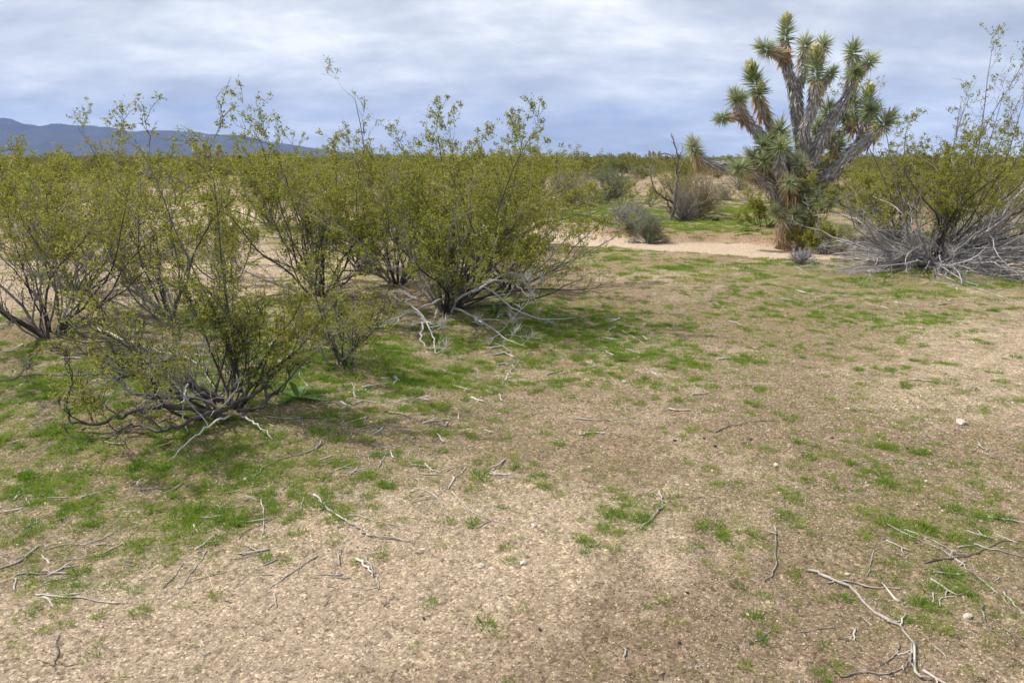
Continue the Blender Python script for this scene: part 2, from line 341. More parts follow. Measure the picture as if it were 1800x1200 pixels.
def smooth_path(pts, n=10):
    pts = np.asarray(pts, float); k = len(pts)
    if k == 2: t = np.linspace(0, 1, n)[:, None]; return pts[0] * (1 - t) + pts[1] * t
    ext = np.vstack([2 * pts[0] - pts[1], pts, 2 * pts[-1] - pts[-2]]); out = []
    for i in range(k - 1):
        p0, p1, p2, p3 = ext[i:i + 4]
        for t in np.linspace(0, 1, max(3, n // (k - 1) + 1))[: None if i == k - 2 else -1]:
            out.append(.5 * ((2 * p1) + (-p0 + p2) * t + (2 * p0 - 5 * p1 + 4 * p2 - p3) * t * t + (-p0 + 3 * p1 - 3 * p2 + p3) * t ** 3))
    return np.array(out)
# ------------------------------------------------------------------ creosote bushes
def walk(p, d, L, k, rng, wob=.2, up=.05):
    pts = [np.array(p, float)]; d = unit(np.array(d, float)); ds = [d]
    for _ in range(k):
        d = unit(d + rng.normal(size=3) * wob + np.array([0, 0, up])); pts.append(pts[-1] + d * L / k); ds.append(d)
    return np.array(pts), np.array(ds)
def side_dir(d, rng, lo=.45, hi=.95):
    s = unit(np.cross(d, rng.normal(size=3))); a = rng.uniform(lo, hi); return d * math.cos(a) + s * math.sin(a)
def add_twigs(mb, A, B, C, r, tone):
    """many three-point, three-sided twigs at once"""
    n = len(A)
    if n == 0: return
    T = unit(C - A); U = unit(np.cross(T, np.array([.31, .77, .55]))); V = np.cross(T, U)
    an = np.arange(3) * 2 * np.pi / 3; ring = np.cos(an)[None, :, None] * U[:, None, :] + np.sin(an)[None, :, None] * V[:, None, :]
    pts = np.stack([A, B, C], 1); rr = np.array([1, .75, .42])[None, :, None, None] * np.broadcast_to(r, (n,))[:, None, None, None]
    v = (pts[:, :, None, :] + ring[:, None, :, :] * rr).reshape(-1, 3)
    o = np.arange(n)[:, None, None] * 9 + (np.arange(2) * 3)[None, :, None]; j = np.arange(3)[None, None, :]; j2 = (j + 1) % 3
    f = np.stack([o + j, o + j2, o + 3 + j2, o + 3 + j], -1).reshape(-1, 4)
    mb.add(v, f, None, np.repeat(np.broadcast_to(tone, (n,)), 9))
def grow_stem(mb, leaves, rng, p, d, L, r0, H, leafy=1.0, tone=.35, wob=.17, up=.05, nodes=9, twigs=1.0, floor=None, leaf_lo=.35, detail=2, sides=5, clump=.0135, tspan=(.07, .22), lden=122):
    Pn, D = walk(p, d, L, nodes, rng, wob, up)
    if floor is not None: Pn[:, 2] = np.maximum(Pn[:, 2], floor + r0)
    t = np.linspace(0, 1, nodes + 1); add_tube(mb, Pn, r0 * (1 - t * .78), sides, tone + rng.normal() * .08)
    idx = np.repeat(np.arange(2, nodes + 1), rng.integers(1, 3, nodes - 1)); idx = idx[rng.random(len(idx)) < .88 * twigs]
    n = len(idx)
    if n == 0: return
    l1 = L * rng.uniform(.14, .34, n) * (1.05 - .45 * t[idx])
    def sides_of(dd, lo, hi, lift):
        s = unit(np.cross(dd, rng.normal(size=dd.shape))); a = rng.uniform(lo, hi, len(dd))[:, None]; o = dd * np.cos(a) + s * np.sin(a); o[:, 2] += lift; return unit(o)
    q = [Pn[idx]]; qd = [sides_of(D[idx], .35, .85, .18)]
    for _ in range(5):
        e = qd[-1] + rng.normal(size=(n, 3)) * .26; e[:, 2] += .07; e = unit(e); qd.append(e); q.append(q[-1] + e * (l1 / 5)[:, None])
    q = np.stack(q, 1); qd = np.stack(qd, 1)
    if floor is not None: q[:, :, 2] = np.maximum(q[:, :, 2], floor + .004)
    ra = np.maximum(r0 * (1 - t[idx] * .78) * .55, .0022); tn = tone + rng.normal(size=n) * .13
    for a in (0, 2):                                            # a branch is two three-point runs joined end to end
        k = 1 - a * .2
        add_twigs(mb, q[:, a], q[:, a + 1], q[:, a + 2], ra * k, tn)
    add_twigs(mb, q[:, 4], (q[:, 4] + q[:, 5]) / 2, q[:, 5], ra * .35, tn)
    alive = leafy * np.where(t[idx] > leaf_lo, 1.0, .25)
    bi = np.repeat(np.arange(n), 8); ki = np.tile(np.array([1, 2, 3, 3, 4, 4, 5, 5]), n); m = rng.random(len(bi)) < .85; bi, ki = bi[m], ki[m]
    d3 = sides_of(qd[bi, ki], .3, .9, .15); l2 = rng.uniform(*tspan, len(bi)); A = q[bi, ki]
    B = A + unit(d3 + rng.normal(size=d3.shape) * .25) * (l2 / 2)[:, None]; C = B + unit(d3 + rng.normal(size=d3.shape) * .3) * (l2 / 2)[:, None]
    if floor is not None:
        for w in (B, C): w[:, 2] = np.maximum(w[:, 2], floor + .003)
    if detail > 0: add_twigs(mb, A, B, C, .0024 if detail > 1 else .004, tn[bi] + .05)
    nl = np.where(rng.random(len(bi)) < alive[bi], rng.poisson(l2 * lden * np.minimum(alive[bi], 1.6)), 0); li = np.repeat(np.arange(len(bi)), nl)
    if len(li): leaves.append(A[li] + (C[li] - A[li]) * np.where(rng.random(len(li)) < .75, rng.uniform(.5, 1.0, len(bi))[li], rng.random(len(li)))[:, None] + rng.normal(size=(len(li), 3)) * clump)
def leaf_mesh(leaves, rng, size, mat='creo', wr=.55):
    b = MB()
    if leaves:
        pos = np.concatenate(leaves); tn = np.clip(rng.normal(.5, .2, len(pos)), 0, 1)
        add_leaves(b, pos, 1.15 * size * rng.uniform(.65, 1.35, len(pos)), rng, tn, wr, .3)
    return b.mesh('foliage', M[mat], False) if b.n else None

def hero_bush(px, py, H, nst, label, seed, tilt=(.12, .95), lean=(0, 0), leafy=1.0, size=.019, r0=.013, name='creosote_bush', extra=None, leaf_lo=.35, thin=.8, group=None, lspan=(.6, 1.0), az=None, ring=.10, keep=1.0):
    rng = np.random.default_rng(seed); base = gp(px, py) - np.array([0, 0, .03])
    root = empty(name, base); tag(root, label, 'bush', group); leaves = []
    for i in range(nst):
        a = rng.uniform(0, 2 * np.pi) if az is None else rng.uniform(*az)
        ti = tilt[0] + (tilt[1] - tilt[0]) * rng.random() ** thin
        d = np.array([math.cos(a) * math.sin(ti) + lean[0], math.sin(a) * math.sin(ti) + lean[1], math.cos(ti)])
        L = H * rng.uniform(*lspan) / max(math.cos(ti), .62)
        mb = MB(); p = np.array([math.cos(a), math.sin(a), 0]) * rng.uniform(.2, 1) * ring
        tone = .22 + .10 * rng.normal() + (.48 if rng.random() < .36 else 0)
        grow_stem(mb, leaves, rng, p, d, L, r0 * rng.uniform(.6, 1.25), H, leafy * rng.uniform(.6, 1.25), tone, leaf_lo=leaf_lo)
        link('stem', mb.mesh('stem', M['stem']), root)
    if extra: extra(root, rng, leaves, base)
    lm = leaf_mesh([l[rng.random(len(l)) < keep] for l in leaves] if keep < 1 else leaves, rng, size)
    if lm: link('foliage', lm, root)
    return root
def shoots(specs, leafy=1.0, tone=.4, r0=.010, leaf_lo=.3, up=.0, wob=.13, floor=False, tw=.8):
    """single limbs given by the pixels of their start and end and the depth of the bush"""
    def f(root, rng, leaves, base):
        for (a, b, dy0, dy1) in specs:
            Y = base[1]; p = P(a[0], a[1], Y + dy0); q = P(b[0], b[1], Y + dy1)
            mb = MB(); p = p - base; q = p + (q - base - p) * .84; L = np.linalg.norm(q - p)
            grow_stem(mb, leaves, rng, p, q - p, L, r0 * rng.uniform(.8, 1.2), L, leafy, tone + rng.normal() * .1, wob=wob, up=up, leaf_lo=leaf_lo, floor=(float(gh(p[0] + base[0], p[1] + base[1])) - base[2] if floor else None), twigs=tw)
            link('stem', mb.mesh('stem', M['stem']), root)
    return f
def gph(px, py, h):
    z = h
    for _ in range(4):
        x, y = gp0(px, py, z); z = float(gh(x, y)) + h
    return np.array([x, y, z])
def limb_runs(runs, r0=.014, tone=.25, leafy=.5, mat='stem', tw=.6, nm='stem'):
    def f(root, rng, leaves, base):
        for run in runs:
            pts = np.array([gph(*p) for p in run]) - base; q = smooth_path(pts, 5 * len(run)); q = q + rng.normal(size=q.shape) * .006; k = len(q); b = MB()
            R_ = r0 * rng.uniform(.85, 1.1) * np.linspace(1, .28, k); tn = tone + rng.normal() * .06; add_tube(b, q, R_, 6, tn, True); D = unit(np.gradient(q, axis=0))
            for i in range(k // 3, k):
                if rng.random() < tw:
                    L = rng.uniform(.12, .38); grow_stem(b, leaves, rng, q[i], unit(side_dir(D[i], rng, .5, 1.1) + np.array([0, 0, .35])), L, R_[i] * .5 + .0015, L, leafy, tn + .05, nodes=4, wob=.22, twigs=.55, leaf_lo=.0, tspan=(.04, .11), sides=4, floor=float(gh(q[i][0] + base[0], q[i][1] + base[1])) - base[2])
            link(nm, b.mesh(nm, M[mat]), root)
    return f
def both(*fs):
    def f(*a):
        for g in fs: g(*a)
    return f

hero_bush(900, 508, 1.15, 20, 'creosote bush on the right shoulder of the largest middle bush', 27, tilt=(.1, 1.1), lean=(.22, .05), size=.021, leafy=1.1, leaf_lo=.4)
# A: the nearest bush on the left, limbs lying low to the left
hero_bush(400, 722, .78, 17, 'nearest low creosote bush at left, dark limbs sprawling leftward over the grass', 11, tilt=(.15, 1.0), lean=(-.12, .05), size=.016, r0=.010, leafy=.9,
          extra=both(limb_runs([[(400, 731, .03), (333, 717, .10), (267, 715, .14), (213, 730, .10), (173, 743, .06), (130, 738, .07), (117, 717, .12), (122, 690, .2), (128, 667, .26)], [(393, 697, .12), (333, 698, .15), (283, 698, .17), (233, 687, .2), (213, 670, .24), (187, 657, .26), (133, 658, .22), (50, 660, .16), (-10, 672, .12)],
                                [(390, 700, .15), (350, 680, .2), (300, 663, .24), (260, 657, .24), (217, 647, .26), (167, 630, .3), (117, 617, .3)], [(300, 660, .22), (260, 647, .24), (240, 633, .28), (238, 610, .36), (230, 583, .42)], [(395, 705, .1), (360, 690, .18), (300, 640, .3), (215, 600, .4), (130, 590, .4)], [(400, 715, .08), (345, 735, .08), (285, 757, .05), (235, 745, .06), (180, 775, .04)],
                                [(405, 715, .1), (450, 690, .16), (490, 650, .25), (505, 610, .32)], [(420, 720, .06), (460, 715, .1), (480, 690, .14), (500, 690, .2)]], .0145, .2, .45, tw=.42),
                     shoots([((420, 690), (280, 125), .1, .3), ((425, 690), (300, 190), .1, .3), ((415, 690), (390, 450), .1, .1), ((400, 690), (320, 470), 0, .2)], 1.1, .4, .010, .55, .01, .06),
                     limb_runs([[(403, 727, .05), (367, 747, .06), (330, 777, .03), (293, 812, .01)], [(333, 667, .22), (322, 697, .2), (322, 727, .1), (328, 762, .01)], [(425, 728, .04), (450, 745, .05), (480, 772, .01)], [(170, 575, .3), (230, 600, .3), (290, 620, .22), (340, 632, .2), (385, 690, .1)]], .008, .9, 0, 'dead', .05, 'dead_limb')))
# B .. F: the other bushes of the left and middle
hero_bush(85, 582, 1.35, 21, 'creosote bush at left edge with blackish stems fanning from one base', 12, tilt=(.1, 1.05), size=.018, leafy=1.15, leaf_lo=.45)
hero_bush(292, 560, 1.15, 13, 'creosote bush leaning left with long pale diagonal limbs above the sandy flat', 13, tilt=(.1, .8), lean=(-.45, .1), size=.018, leafy=.9,
          extra=shoots([((300, 560), (30, 355), 0, .3), ((300, 555), (90, 400), 0, -.2), ((310, 555), (215, 330), 0, .3)], 1.0, .62, .014, .55, .02, .07))
hero_bush(562, 516, 1.62, 22, 'upright creosote bush with short black stump base beside the sandy flat', 14, tilt=(.08, .98), size=.020, leafy=1.2, leaf_lo=.45, extra=shoots([((562, 505), (512, 245), 0, .1), ((566, 505), (590, 255), 0, .3)], .9, .5, .011, .6, .02, .06))
hero_bush(788, 545, 1.5, 36, 'largest middle creosote bush, tall shoot at right and dead limbs drooping to the grass', 15, tilt=(.08, 1.12), lean=(.24, 0), size=.020, leafy=1.15, r0=.014, leaf_lo=.42,
          extra=both(shoots([((800, 530), (965, 165), 0, .1), ((810, 530), (1040, 205), .1, .3), ((800, 520), (915, 175), .1, -.1), ((800, 520), (765, 195), .2, .2)], 1.5, .4, .013, .5, .03, .07),
                     shoots([((800, 540), (1130, 476), 0, .1), ((805, 535), (1080, 440), 0, .3), ((800, 535), (1050, 400), 0, .2)], .5, .35, .015, .6, .0, .08),
                     limb_runs([[(800, 530, .2), (850, 505, .35), (900, 540, .2), (950, 560, .08), (1010, 560, .03)], [(830, 510, .35), (900, 480, .5), (935, 520, .3), (948, 562, .03)], [(780, 525, .2), (720, 545, .15), (660, 575, .1), (590, 605, .06)], [(735, 525, .25), (700, 510, .3), (690, 520, .3), (735, 545, .2), (760, 590, .06), (765, 622, .01)], [(730, 545, .15), (745, 565, .12), (740, 590, .08), (748, 612, .01)], [(860, 490, .45), (900, 495, .45), (925, 520, .35), (938, 530, .3)], [(800, 540, .1), (840, 560, .06), (880, 590, .03), (925, 610, .01)]], .013, .8, 0, 'dead', .35, 'dead_limb')))
hero_bush(700, 498, 1.5, 26, 'dense creosote bush standing just behind the largest middle one', 16, tilt=(.08, .9), size=.021, leafy=1.2, leaf_lo=.45)
hero_bush(640, 478, 1.55, 20, 'creosote bush between the stump based bush and the dense one, farther back', 26, tilt=(.08, .75), size=.022, leafy=1.25)
hero_bush(604, 640, .62, 7, 'small open creosote with one long dark bent stem in the grass', 17, tilt=(.15, .8), lean=(.12, 0), size=.016, r0=.009, leafy=.9,
          extra=shoots([((598, 636), (495, 470), 0, .2), ((606, 630), (700, 540), 0, .1)], .5, .2, .011, .6, .02, .07))
hero_bush(130, 512, 1.45, 16, 'creosote bush on the sandy flat behind the left edge bush', 18, tilt=(.08, 1.0), size=.021, leafy=1.25, leaf_lo=.42)
hero_bush(395, 497, 1.4, 13, 'thin creosote bush on the sandy flat with bare lower stems', 19, tilt=(.08, 1.0), size=.020, leafy=1.1, leaf_lo=.45)
hero_bush(60, 452, 1.75, 20, 'tall creosote bush at far left with feathery tips against the mountains', 20, tilt=(.05, .9), size=.026, leafy=.85)
hero_bush(205, 446, 1.7, 20, 'tall creosote bush left of the lone shoot, tips above the mountain foot', 21, tilt=(.05, .9), size=.026, leafy=.85)
hero_bush(480, 398, 1.75, 22, 'creosote bush with gnarled pale base on far side of the sandy flat', 22, tilt=(.05, .9), size=.032, leafy=1.1, r0=.018)
hero_bush(880, 432, 1.6, 20, 'creosote bush behind the tall shoot of the largest middle bush', 23, tilt=(.05, .9), size=.028, leafy=1.2)
# right: big bush with the sprawl of dead grey limbs
def sprawl(root, rng, leaves, base):
    for i in range(170):
        kind = rng.random(); right = kind < .5
        a = rng.uniform(-.8, .5) if right else rng.uniform(math.pi - .5, math.pi + .8) if kind < .84 else rng.uniform(-2.4, -.7)
        el = rng.uniform(-.02, .62) if right else rng.uniform(-.05, .42)
        d = np.array([math.cos(a) * math.cos(el), math.sin(a) * math.cos(el), math.sin(el)])
        L = rng.uniform(.9, 2.7) if right else rng.uniform(.6, 2.0) if kind < .84 else rng.uniform(.6, 1.5)
        p = np.array([rng.normal() * .16, rng.normal() * .14, rng.uniform(.0, .12)]); mb = MB()
        fl = -.03
        grow_stem(mb, [], rng, p, d, L, rng.uniform(.011, .024), L, 0, rng.uniform(.25, .8), wob=.20, up=-.03, nodes=8, twigs=.62, floor=fl, tspan=(.05, .16), detail=2)
        link('dead_limb', mb.mesh('dead_limb', M['dead']), root)
hero_bush(1640, 468, 1.9, 28, 'big right hand creosote bush rising out of a sprawl of grey dead limbs', 30, tilt=(.1, .95), lean=(.12, .1), size=.023, leafy=1.2, leaf_lo=.42, r0=.016,
          extra=both(sprawl, shoots([((1640, 455), (1745, 35), 0, .2), ((1660, 455), (1810, 35), .1, .2), ((1670, 455), (1850, 40), .1, .4), ((1630, 450), (1710, 110), 0, .3), ((1650, 450), (1780, 110), .2, .5), ((1600, 450), (1575, 105), .2, .9), ((1640, 450), (1660, 130), .2, .5)], .65, .45, .012, .62, .02, .06)))
hero_bush(1765, 440, 2.1, 22, 'dense creosote bush at right edge behind the grey dead limbs', 31, tilt=(.08, .85), size=.026, leafy=1.05)
hero_bush(1575, 420, 1.55, 20, 'creosote bush between the joshua tree and the big right hand bush', 32, tilt=(.08, 1.0), size=.026, leafy=1.05)
hero_bush(1452, 428, .48, 12, 'low creosote bush at the foot of the joshua tree, right side', 33, tilt=(.2, 1.1), size=.024, leafy=1.2, r0=.009)
hero_bush(1345, 400, .6, 10, 'low yellowish creosote at the foot of the joshua tree, left side', 34, tilt=(.2, 1.1), size=.026, leafy=1.1, r0=.009)

# ------------------------------------------------------------------ joshua trees
def rosette_mesh(rng, n=170, L=.40, elong=.16, spread=2.0, tone=.5):
    b = MB(); u = rng.random(n); th = .12 + spread * u ** .8; ph = rng.uniform(0, 2 * np.pi, n)
    d = np.stack([np.sin(th) * np.cos(ph), np.sin(th) * np.sin(ph), np.cos(th)], -1)
    base = np.stack([np.zeros(n), np.zeros(n), elong * (1 - u)], -1) + d * .03
    add_blades(b, base, d, L * rng.uniform(.55, 1.15, n), .021, rng.choice([.0, .05, .3], n, p=[.55, .38, .07]), (0, 0, -1), np.clip(tone + .28 * (.5 - u) + rng.normal(0, .16, n), 0, 1), rng)
    return b.mesh('leaf_rosette', M['yucca'], False)
def flower_mesh(rng):
    b = MB(); n = 130; u = rng.random(n); ph = rng.uniform(0, 2 * np.pi, n); rr = .10 * np.sin(np.pi * np.clip(u * .85 + .12, 0, 1)) + .02
    pos = np.stack([rr * np.cos(ph), rr * np.sin(ph), .12 + u * .36], -1); d = np.stack([np.cos(ph) * .6, np.sin(ph) * .6, np.full(n, .8)], -1)
    add_blades(b, pos, d, .11, .05, .0, (0, 0, -1), np.clip(.2 + u * .8 + rng.normal(0, .12, n), 0, 1), rng)
    add_tube(b, [(0, 0, 0), (0, 0, .25), (0, 0, .42)], [.035, .04, .02], 6, .3)
    return b.mesh('flower_cluster', M['flower'], False)
_jr = np.random.default_rng(5)
ROS = [rosette_mesh(_jr, 240, .35, .18, 2.0, t) for t in (.5, .6, .7, .8, .65, .9)]
ROSL = [rosette_mesh(_jr, 280, .34, .50, 1.7, t) for t in (.5, .6)]
FLO = [flower_mesh(_jr) for _ in range(2)]
def skirt_mesh(rng, n=120, back=.55, R=.08, L=.31):
    b = MB(); u = rng.random(n); ph = rng.uniform(0, 2 * np.pi, n); th = rng.uniform(2.4, 2.98, n)
    rad_ = np.stack([np.cos(ph), np.sin(ph), np.zeros(n)], -1)
    base = rad_ * R + np.stack([np.zeros(n), np.zeros(n), .02 - u * back], -1)
    d = rad_ * np.sin(th)[:, None] + np.array([0, 0, 1.0]) * np.cos(th)[:, None]
    add_blades(b, base, d, L * rng.uniform(.6, 1.1, n), .030, 0, (0, 0, -1), np.clip(.75 - u * .6 + rng.normal(0, .16, n), 0, 1), rng)
    return b.mesh('dead_leaf_skirt', M['straw'], False)
SKI = [skirt_mesh(_jr) for _ in range(3)]
def orient(o, d):
    o.rotation_mode = 'QUATERNION'; o.rotation_quaternion = Vector(d).to_track_quat('Z', 'Y')
def thatched_limb(root, name, path, r0, r1, rng, dens=620, sides=9, thatch=.115):
    Pp = smooth_path(path, 12); k = len(Pp); R = .70 * np.linspace(r0, r1, k) * (1 + rng.normal(0, .05, k))
    b = MB(); add_tube(b, Pp, R, sides, .3, True); o = link(name, b.mesh(name, M['bark']), root)
    seg = np.linalg.norm(np.diff(Pp, axis=0), axis=1); L = seg.sum(); n = int(L * dens * (r0 + r1) / .3)
    cum = np.concatenate([[0], np.cumsum(seg)]) / L; u = rng.random(n)
    c = np.stack([np.interp(u, cum, Pp[:, i]) for i in range(3)], -1); T = unit(np.gradient(Pp, axis=0)); T = unit(np.stack([np.interp(u, cum, T[:, i]) for i in range(3)], -1))
    rr = np.interp(u, cum, R)[:, None]; s = unit(np.cross(T, rng.normal(size=(n, 3))))
    d = -T * rng.uniform(.75, 1.0, n)[:, None] + s * rng.uniform(.10, .75, n)[:, None] + np.array([0, 0, -.2])
    b2 = MB(); add_blades(b2, c + s * rr * .93, d, thatch * rng.uniform(.6, 1.3, n), .022, 0, (0, 0, -1), np.clip(rng.normal(.5, .25, n), 0, 1), rng)
    link('thatch', b2.mesh('thatch', M['thatch'], False), o); return Pp
def add_rosette(root, tip, d, rng, scale=1.0, long=False, skirt=True, flower=False, dead=False):
    d = unit(np.asarray(d, float)); v = int(rng.integers(0, 6))
    if not dead:
        o = link('leaf_rosette', (ROSL[v % 2] if long else ROS[v]), root, tip); orient(o, d); o.scale = (scale,) * 3
        if flower:
            f = link('flower_cluster', FLO[v % 2], o); f.location = (0, 0, .02 if not long else .34); f.scale = (.8,) * 3
    if skirt:
        k = link('dead_leaf_skirt', SKI[v % 3], root, np.asarray(tip) + d * .02); orient(k, d); k.scale = (scale,) * 3
M['bark'] = wood_mat('joshua_bark', [(.1, (.13, .12, .11)), (.5, (.30, .28, .26)), (.9, (.46, .44, .41))], 18, .6)
def big_joshua():
    rng = np.random.default_rng(8); base = gp(1397, 407); Y = base[1]; root = empty('joshua_tree', base)
    tag(root, 'tall branching joshua tree with shaggy grey trunk and cream flower heads beyond the wash', 'tree')
    W = lambda px, py, dy=0.0: P(px, py, Y + dy) - base
    def limb(pts, r0, r1, name='limb', **k): return thatched_limb(root, name, [W(*p) for p in pts], r0, r1, rng, **k)
    def tipdir(a, b): return W(*b) - W(*a)
    limb([(1390, 412), (1396, 365), (1408, 318), (1419, 280)], .30, .24, 'trunk')
    limb([(1419, 286), (1410, 243), (1401, 195), (1398, 158)], .185, .145)
    limb([(1398, 162), (1386, 126), (1379, 95), (1380, 72)], .135, .10)
    limb([(1380, 100, 0), (1362, 94, -.1), (1351, 88, -.15)], .08, .06)
    limb([(1398, 164), (1410, 134, .1), (1414, 108, .15), (1415, 88, .2)], .12, .085)
    limb([(1414, 104, .15), (1430, 92, .3), (1444, 86, .35)], .08, .06)
    limb([(1408, 290, -.1), (1414, 230, -.35), (1428, 190, -.4), (1433, 150, -.4)], .13, .10)
    limb([(1430, 178, -.4), (1446, 155, -.4), (1457, 136, -.4)], .08, .06)
    limb([(1419, 300, -.05), (1442, 250, -.15), (1470, 200, -.1), (1492, 168, 0), (1498, 138, 0), (1500, 100, .05)], .18, .10)
    limb([(1498, 140, 0), (1515, 124, .05), (1524, 113, .1)], .075, .055)
    limb([(1425, 325, .1), (1470, 290, .3), (1510, 250, .5), (1524, 205, .6)], .15, .09)
    limb([(1440, 330, -.1), (1478, 290, -.3), (1515, 255, -.35), (1548, 225, -.3)], .14, .09)
    limb([(1415, 290, .3), (1450, 250, .6), (1490, 225, .7), (1500, 205, .8)], .13, .09)
    limb([(1410, 300, -.1), (1375, 280, -.2), (1345, 248, -.2), (1312, 210, -.2), (1296, 180, -.2)], .15, .10)
    limb([(1305, 200, -.2), (1290, 203, -.25), (1274, 208, -.3)], .07, .05)
    limb([(1405, 295, .1), (1372, 260, .15), (1354, 221, .2), (1340, 188, .2), (1332, 168, .2)], .13, .09)
    limb([(1394, 370, -.1), (1365, 335, -.2), (1330, 312, -.3), (1285, 296, -.35), (1245, 286, -.4), (1222, 268, -.45)], .20, .085)
    limb([(1340, 318, -.3), (1320, 303, -.5), (1305, 297, -.6)], .10, .07)
    limb([(1385, 345, -.25), (1375, 310, -.5), (1370, 285, -.6), (1373, 268, -.65)], .15, .11)      # short dead grey stub with rosette
    limb([(1405, 330, -.3), (1400, 305, -.5), (1408, 290, -.55)], .16, .13)
    # (tip pixel, depth, towards pixel, depth, scale, long, skirt, flower)
    for tip, to, sc, lg, skt, fl in [
        ((1380, 74, 0), (1384, 20, 0), 1.0, 1, 1, 1), ((1351, 88, -.15), (1330, 80, -.2), .95, 0, 1, 0), ((1415, 86, .2), (1420, 50, .2), 1.0, 0, 1, 0), ((1445, 86, .35), (1452, 60, .4), .95, 0, 1, 0),
        ((1433, 140, -.4), (1433, 90, -.5), 1.1, 1, 1, 1), ((1457, 135, -.4), (1468, 118, -.45), .85, 0, 1, 0), ((1500, 98, .05), (1502, 60, 0), 1.05, 0, 1, 0), ((1504, 128, -.15), (1506, 118, -.6), 1.05, 0, 1, 0), ((1524, 113, .1), (1540, 96, .1), .95, 0, 1, 0),
        ((1524, 203, .6), (1527, 160, .5), 1.1, 1, 1, 1), ((1530, 196, .2), (1536, 184, -.4), 1.1, 0, 0, 0), ((1549, 222, -.3), (1570, 200, -.35), 1.15, 0, 1, 0), ((1500, 203, .8), (1500, 170, .7), 1.2, 1, 1, 0), ((1486, 208, .5), (1478, 190, .2), 1.0, 0, 1, 0),
        ((1296, 180, -.2), (1284, 150, -.2), 1.0, 0, 1, 0), ((1300, 178, -.1), (1308, 155, 0), .85, 0, 0, 0), ((1274, 208, -.3), (1255, 210, -.35), .85, 0, 1, 0), ((1332, 166, .2), (1324, 135, .2), 1.1, 1, 1, 1), ((1332, 168, .1), (1342, 140, 0), .9, 0, 0, 1),
        ((1221, 266, -.45), (1210, 236, -.5), 1.1, 0, 1, 0), ((1304, 297, -.6), (1283, 288, -.8), 1.1, 0, 1, 0), ((1371, 262, -.6), (1374, 240, -1.1), 1.25, 0, 1, 0), ((1370, 240, -.3), (1371, 205, -.4), 1.15, 0, 0, 0), ((1345, 262, -.3), (1335, 240, -.6), 1.1, 0, 1, 0),
        ((1346, 285, -.4), (1332, 270, -.8), 1.1, 0, 1, 0), ((1330, 285, -.2), (1316, 268, -.3), 1.1, 0, 1, 0), ((1436, 232, .2), (1438, 200, .1), 1.15, 0, 1, 0), ((1455, 205, .4), (1458, 170, .4), 1.15, 0, 1, 0), ((1408, 292, -.6), (1412, 285, -1.2), .9, 0, 1, 0),
        ((1404, 285, -.55), (1402, 262, -.7), .8, 0, 1, 0), ((1390, 322, -.7), (1374, 312, -1.2), 1.05, 0, 1, 0), ((1414, 318, -.5), (1424, 302, -.8), 1.1, 0, 1, 0), ((1422, 340, -.5), (1420, 325, -1.0), 1.0, 0, 0, 0), ((1436, 356, -.7), (1441, 335, -1.0), 1.05, 0, 1, 0),
        ((1458, 352, -.5), (1470, 330, -.8), 1.0, 0, 1, 0), ((1400, 380, -.6), (1393, 365, -1.0), .95, 0, 1, 0), ((1366, 375, -.4), (1350, 362, -.7), .95, 0, 1, 0), ((1430, 398, -.7), (1436, 388, -1.1), .8, 0, 1, 0), ((1432, 300, .3), (1438, 270, .4), 1.0, 0, 1, 0), ((1470, 262, .5), (1480, 240, .6), 1.0, 0, 1, 0)]:
        add_rosette(root, W(*tip), tipdir(tip, to), rng, sc * rng.uniform(.62, .80), bool(lg), bool(skt), bool(fl))
    for tip, to in [((1372, 392, -.6), (1370, 372, -.7)), ((1410, 300, -.75), (1404, 296, -1.0)), ((1385, 300, -.7), (1384, 280, -.8)), ((1400, 345, -.5), (1398, 320, -.6)), ((1420, 370, -.5), (1421, 345, -.5))]:
        add_rosette(root, W(*tip), tipdir(tip, to), rng, 1.0, dead=True)
    for a, b in [((1392, 330, -.3), (1388, 318, -.7)), ((1410, 355, -.3), (1437, 360, -.7)), ((1412, 350, -.2), (1458, 355, -.5)), ((1395, 395, -.2), (1400, 382, -.6)), ((1390, 392, -.1), (1366, 377, -.4)), ((1410, 400, -.2), (1430, 400, -.7)), ((1400, 330, -.2), (1346, 287, -.4)), ((1405, 310, 0), (1345, 264, -.3)), ((1400, 320, -.2), (1414, 320, -.5)), ((1418, 290, .1), (1436, 235, .2)), ((1425, 270, .2), (1455, 207, .4))]:
        limb([a, b], .11, .08, dens=260)
    return root
big_joshua()
def small_joshua(px, py, dist, H, seed, label):
    rng = np.random.default_rng(seed); d = ray(px, 285); x = d[0] / d[1] * dist; base = np.array([x, dist, float(gh(x, dist))]); root = empty('joshua_tree', base)
    tag(root, label, 'tree', 'far joshua trees'); top = H
    Pp = [np.array([0, 0, 0]), np.array([.1, 0, top * .3]), np.array([0, 0, top * .5])]; thatched_limb(root, 'trunk', Pp, .2, .15, rng, 120)
    for i in range(7):
        a = i * .9 + rng.random(); e = np.array([math.cos(a) * top * .28, math.sin(a) * top * .28, top * rng.uniform(.68, .98)]); thatched_limb(root, 'limb', [Pp[1 + i % 2], (Pp[2] + e) / 2 + np.array([math.cos(a), math.sin(a), -.3]) * .3, e], .11, .08, rng, 100)
        add_rosette(root, e, e - Pp[2] + np.array([0, 0, .4]), rng, .85, False, True, rng.random() < .3)
small_joshua(366, 277, 52, 2.7, 1, 'distant joshua tree standing in the scrub before the blue mountains')
small_joshua(1098, 280, 120, 2.5, 2, 'far joshua tree on the skyline, left one near the snag')
small_joshua(1114, 280, 105, 2.7, 3, 'far joshua tree on the skyline, middle one near the snag')
small_joshua(1150, 280, 110, 2.6, 4, 'far joshua tree on the skyline just left of the snag')

